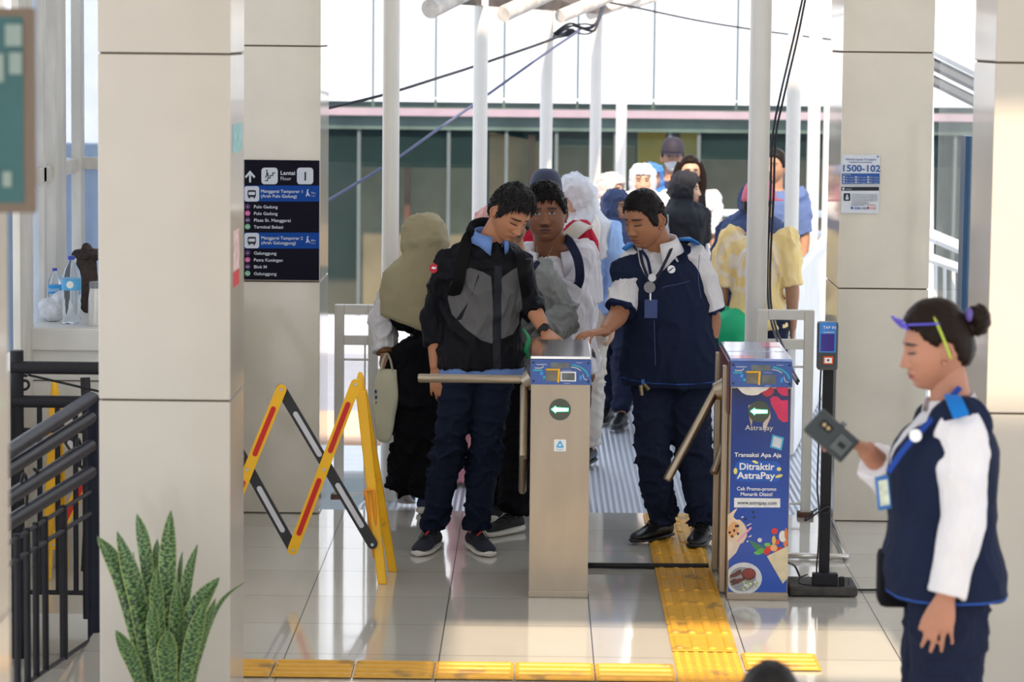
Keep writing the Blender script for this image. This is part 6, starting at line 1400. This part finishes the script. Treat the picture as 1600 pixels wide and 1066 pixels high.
# man in the white short-sleeved shirt
Y0 = 15.0
p = Person('round-faced man in a white short-sleeved shirt looking at the camera', dict(
    PV=P(868, 560, Y0), CH=P(868, 470, Y0), NK=P(862, 396, Y0-.02), HD=P(853, 335, Y0-.10),
    SL=P(822, 404, Y0), SR=P(908, 402, Y0), EL=P(815, 480, Y0), WL=P(830, 545, Y0-.1), ER=P(914, 482, Y0+.02), WR=P(922, 558, Y0-.06),
    HL=P(850, 600, Y0), HR=P(890, 600, Y0), KL=P(850, 700, Y0-.03), KR=P(892, 700, Y0), AL=Vector((P(852, 780, Y0).x, Y0, .085)), AR=Vector((P(892, 780, Y0).x, Y0, .085))),
    tyaw=-4, hyaw=-4, hpitch=2, hroll=-3, wide=1.04, skin=sk_c, fat=1.1, hs=1.19, vox=.007, lod=0, base=(P(870, 790, Y0).x, Y0), belly=1.15)
p.foot = {k: Vector((0, -1, 0)) for k in 'LR'}
p.body({'R': dict(d=(-.05, -.1, -1), pn=(-.5, .8, 0), side=-1, curl=.4)}, neck=.078)
hair_mesh('hair', p.HM, p.J['HD'], 1.19, p.root, hair_k, thick=.010, top=.014, shag=.006, seed=21, tufts=1200, tuftl=.022, combf=.4, fat=1.1, line=[(0, .056), (20, .058), (38, .050), (55, .026), (68, -.004), (84, -.016), (94, .02), (112, .014), (124, -.04), (150, -.07), (180, -.08)])
def sb(b): p.torso(b, .030, -.14, .965); p.arm(b, 'L', .026, .85, flare=.02); p.arm(b, 'R', .030, .90, flare=.03)
p.garment('shirt', mask_mat('shirt_white_lilac', (.70, .68, .74), rough=.8), sb, .007, .009, 15)
p.collar(mask_mat('shirt_white_lilac', (1, 1, 1)), r=.100, h=.040, open_=60, c=p.J['NK']+Vector((0, -.01, -.008)), wing=.06, fold=.035, yaw=2)
b = NB(); ball(b, p.J['NK']+Vector((0, -.055, -.035)), (.05, .04, .045), n=16); bm2('undershirt', b, white_c, p.root, smooth=True)
packm = mask_mat('pack_navy', (.018, .022, .055), rough=.6)
p.strap('backpack_strap', packm, [P(884, 372, Y0-.02), P(891, 380, Y0-.12), P(903, 405, Y0-.165), P(906, 435, Y0-.15), P(898, 455, Y0-.10)], .045, .010)
p.strap('pendant_cord', mat('cord_tan', (.20, .15, .09), .7), [P(838, 384, Y0-.12), P(840, 405, Y0-.165), P(842, 425, Y0-.17)], .004, .003); p.strap('pendant_cord', mat('cord_tan', (.20, .15, .09), .7), [P(863, 386, Y0-.12), P(857, 400, Y0-.165), P(850, 413, Y0-.17)], .004, .003)
b = NB(); tube(b, spline([P(872, 430, Y0-.172), P(884, 436, Y0-.172), P(900, 440, Y0-.155)], 4), .0016, 6); tube(b, [P(845, 410, Y0-.18), P(845, 520, Y0-.19)], .0012, 6); bm2('seam', b, mat('seam_grey', (.35, .34, .40), .8), p.root)
w0, e0 = p.J['WR'], p.J['ER']; d = (w0-e0).normalized(); b = NB(); tube(b, [w0-d*.02, w0+d*.008], .030, 16); bm2('wristwatch', b, rubber, p.root, auto=40)
p.trousers(navy_tr, vox=.012, fold=.004); p.shoes(shoe_b, sole_k)

# red-shirted person with navy cap behind him
def simple(label, px, ytop, Y, yaw, h=None, hyaw=None, hpitch=0, skin=None, top=None, topk=None, bottom=navy_tr, shoe=shoe_b, sleeve=.9, w=1., scarf=None, hair=None, capm=None, arms='down', seed=1, dress=None, sc_kw=None, stride=0., lean=0., group='people queuing on the walkway', skirt=False, ease=.028, fat=.2, drop_=0):
    X = P(px, ytop, Y).x; z = P(px, ytop, Y).z; h = h or (z-(.03 if scarf else .025 if hair or capm else 0)); J = std(X, Y, h, yaw, arms=arms, w=w, stride=stride, lean=lean)
    q = Person(label, J, tyaw=yaw, hyaw=hyaw if hyaw is not None else yaw, hpitch=hpitch, wide=w*h/1.7, skin=skin or sk_g, group=None, vox=.012, lod=2, hs=h/1.7, base=(X, Y), fat=fat); q.foot = {k: q.f for k in 'LR'}
    hk = dict(d=(0, -.1, -1), pn=(-.3, 1, 0), side=1, curl=.4, sc=.95)
    fwd = lambda sd: dict(d=(q.J['W'+sd]-q.J['E'+sd]), pn=(q.l*(1 if sd == 'L' else -1)), side=1 if sd == 'L' else -1, curl=.5, sc=.95)
    q.body({'L': fwd('L'), 'R': fwd('R')})
    if hair: hair_mesh('hair', q.HM, q.J['HD'], q.hs, q.root, hair, thick=.013, nu=56, nv=44, top=.008)
    def tb_(b): q.torso(b, ease, -.16 if not dress else -.5, .96, flare=.05 if dress else .015); [q.arm(b, sd, ease*.85, sleeve*(1 if sleeve > 1 else 1)) for sd in 'LR']
    q.garment('top', top, tb_, .011, .009, seed, topk)
    if skirt:
        def skb(b): loftz(b, [(q.spine(.0)+Vector((0, 0, -z_)), q.l, q.f, .17+z_*.08, .13+z_*.08) for z_ in (0, .2, .4, .6, .8)])
        q.garment('skirt', bottom, skb, .012, .012, seed+3)
    else: q.trousers(bottom, vox=.012, fold=.008, ease=.022, seed=seed)
    q.shoes(shoe, sole_k, .25, q.foot)
    if scarf: hijab(q, scarf, seed=seed, **(sc_kw or {}))
    if capm: cap(q, capm, rise=.012)
    return q
redc = cloth('red_shirt', (.42, .012, .035)); capn = mat('cap_navy', (.03, .035, .07), .7, bump=.1, bs=200)
q = simple('person in a red shirt and navy cap right behind the white-shirted man', 853, 266, 15.85, 0, top=redc, capm=capn, hair=hair_k, seed=31, w=1.06)
q.strap('bag_strap', mat('strap_beige', (.45, .40, .34), .7), [P(872, 392, 15.75), P(890, 370, 15.66), P(905, 356, 15.68), P(915, 352, 15.85)], .075, .012, out=Vector((0, -1, .5)))
# women and men further back
white_s = mat('scarf_white', (.64, .64, .68), .7, var=.04); cream_s = mat('scarf_cream', (.56, .50, .50), .7, var=.05); navy_s = mat('scarf_navy', (.035, .055, .14), .65, var=.2); black_s = mat('scarf_black', (.012, .012, .018), .7, var=.2); pink_s = mat('scarf_pink', (.60, .33, .30), .7)
ltblue = cloth('light_blue_top', (.34, .52, .86)); 
def floral():
    m = cloth('floral_top', (.015, .03, .09)); n = NT(m); v = n.t.nodes.new('ShaderNodeTexVoronoi'); v.inputs['Scale'].default_value = 13; n.t.links.new(n.coord(), v.inputs[0])
    c = n.mix(n.step(v.outputs['Distance'], .30, .05), (.75, .28, .36), n.mix(n.step(n.noise(n.coord(), 11), .58, .04), (.015, .03, .09), (.16, .36, .30))); n.base(c); return m
q = simple('woman in a large white headscarf and light blue top, behind red shirt', 905, 268, 16.9, -20, hyaw=-70, hpitch=30, skin=sk_d, top=ltblue, topk=None, scarf=white_s, sleeve=1.8, seed=41, sc_kw=dict(drop=.30, backdrop=.42, spread=.21), bottom=cloth('cream_bottom', (.62, .58, .52)), w=1.08)
q.strap('bag_strap', mat('strap_white', (.70, .66, .60), .7), [P(925, 335, 16.85), P(932, 352, 16.70), P(929, 385, 16.66), P(925, 420, 16.68)], .045, .012)
simple('woman in a navy headscarf, floral top and navy trousers, walking', 966, 292, 18.6, -15, hyaw=50, skin=sk_g, top=floral(), scarf=navy_s, sleeve=1.8, seed=42, sc_kw=dict(drop=.26, backdrop=.3), stride=.16)
simple('woman with a cream white headscarf turned aside, behind the navy headscarf', 950, 267, 19.6, 30, hyaw=55, skin=sk_d, top=white_c, scarf=cream_s, sleeve=1.8, seed=43)
simple('smiling woman in a white headscarf facing the camera, over the attendant', 1004, 253, 20.2, 0, skin=sk_d, top=cloth('pale_top', (.66, .66, .70)), scarf=white_s, sleeve=1.8, seed=44)
simple('person in a bright blue headscarf mostly hidden behind the smiling woman', 1017, 251, 21.5, 10, top=ltblue, scarf=mat('scarf_blue', (.06, .20, .55), .7), sleeve=1.8, seed=45)
q = simple('woman in a black headscarf and black vest turned to the right', 1064, 264, 19.0, 45, hyaw=80, skin=sk_d, top=white_c, scarf=black_s, sleeve=.95, seed=46, sc_kw=dict(drop=.24, backdrop=.3, spread=.18))
def vb2(b): q.torso(b, .05, -.10, .93, shoulder=.85)
q.garment('vest', cloth('black_vest', (.012, .012, .018)), vb2, .012, .006, 4)
simple('man in a dark cap with a mask under his chin, tallest at the back', 1051, 216, 22.0, 0, skin=sk_f, top=cloth('dark_top', (.03, .035, .08)), hair=hair_k, capm=mat('cap_black', (.025, .02, .035), .7), seed=47, hpitch=3)
q = simple('long-haired woman with glasses and a white blouse', 1076, 240, 20.7, 8, skin=sk_d, top=white_c, hair=hair_b, sleeve=.8, seed=48, w=.98)
b = NB(); hd = q.J['HD']
for s_ in (-1, 1): tube(b, spline([hd+Vector((s_*.062, .0, .07)), hd+Vector((s_*.088, -.005, 0)), hd+Vector((s_*.092, -.01, -.10)), hd+Vector((s_*.085, -.03, -.22))], 5), [.028]*10+[.026, .022, .018, .014, .012, .01], 10)
ball(b, hd+Vector((0, .06, -.08)), (.085, .05, .14), n=16); bm2('long_hair', b, hair_b, q.root, smooth=True)
b = NB()
for s_ in (-1, 1):
    c = hd+Vector((s_*.030, -.098, .008)); tube(b, [c+Vector((.022*math.cos(t), 0, .016*math.sin(t))) for t in [2*PI*k/16 for k in range(17)]], .0022, 6)
tube(b, [hd+Vector((-.01, -.10, .01)), hd+Vector((.01, -.10, .01))], .002, 6); bm2('glasses', b, black_m, q.root, smooth=True)
q.strap('bag_strap', blackc, [P(1094, 296, 20.75), P(1096, 305, 20.55), P(1098, 335, 20.5), P(1098, 370, 20.52)], .05, .012)
def tie():
    m = cloth('yellow_tie_dye', (.80, .58, .22)); n = NT(m); c = n.coord(); s = n.sep(c); r = n.m('POWER', n.m('ADD', n.m('POWER', n.m('SUBTRACT', s[0], -.06), 2), n.m('POWER', n.m('SUBTRACT', s[2], 1.16), 2)), .5)
    w_ = n.m('SINE', n.m('ADD', n.m('MULTIPLY', r, 60), n.m('MULTIPLY', n.noise(c, 14), 9))); n.base(n.mix(n.m('MULTIPLY', n.step(w_, .3, .5), n.m('SUBTRACT', 1, n.step(r, .17, .06))), n.mix(n.noise(c, 12), (.82, .56, .18), (.84, .70, .40)), (.80, .72, .62))); return m
q = simple('person in a yellow tie-dye shirt and pink cap walking away', 1186, 284, 16.8, 170, hyaw=120, skin=sk_g, top=tie(), hair=hair_k, capm=mat('cap_pink', (.72, .16, .22), .7), sleeve=.95, seed=50, w=.94, ease=.032)
b = NB(); c = P(1146, 520, 16.70); ball(b, c, (.12, .09, .13), n=24)
for v in b.verts: v.co += noise.noise_vector(v.co*9)*.03
ball(b, P(1134, 492, 16.74), (.035, .03, .05), n=12)
o = centre(bm2('green_bag', b, mat('green_bag', (.0, .38, .16), .5), smooth=True)); tag(o, 'bright green bag hanging beside the yellow tie-dye shirt', 'bag')
simple('man in a slate blue shirt at the back, right of the cabled pole', 1213, 230, 20.6, -12, hyaw=-30, skin=sk_g, top=cloth('slate_blue', (.10, .15, .32)), hair=hair_k, seed=51, w=.92)
simple('person in a dark navy headscarf half hidden by the cabled pole', 1176, 283, 18.6, 0, skin=sk_g, top=cloth('navy_top', (.03, .05, .12)), scarf=navy_s, sleeve=1.8, seed=52)
simple('person in a pink headscarf and skirt hidden behind the bowed man', 764, 318, 16.2, 10, skin=sk_d, top=pink_s, scarf=pink_s, sleeve=1.8, seed=53, bottom=cloth('pink_skirt', (.50, .22, .26)), skirt=True)
# ---------------------------------------------------------------- small person at the bottom edge
Y0 = 6.6; X = P(1206, 1032, Y0).x; h = P(1206, 1032, Y0).z-.02
J = std(X, Y0, 1.0*h/1.0, 180); J['HD'].z = h-.10; J['NK'].z = h-.24
q = Person('person whose dark blurred hair crown just shows at the bottom edge', J, tyaw=180, hyaw=185, wide=.62, skin=sk_g, vox=.012, lod=2, hs=.82, base=(X, Y0)); q.foot = {k: q.f for k in 'LR'}
q.body({}, neck=.04); hair_mesh('hair', q.HM, q.J['HD'], .84, q.root, hair_k, thick=.012, nu=56, nv=44)
def tb2(b): q.torso(b, .02, -.16, .96); [q.arm(b, sd, .012, .9, radii=(.036, .03, .026, .02)) for sd in 'LR']
q.garment('top', cloth('grey_top', (.10, .10, .12)), tb2, .012, .004, 2); q.trousers(navy_tr, vox=.012, fold=.003, ease=.012, r=(.055, .042, .034)); q.shoes(shoe_b, sole_k, .19, q.foot)
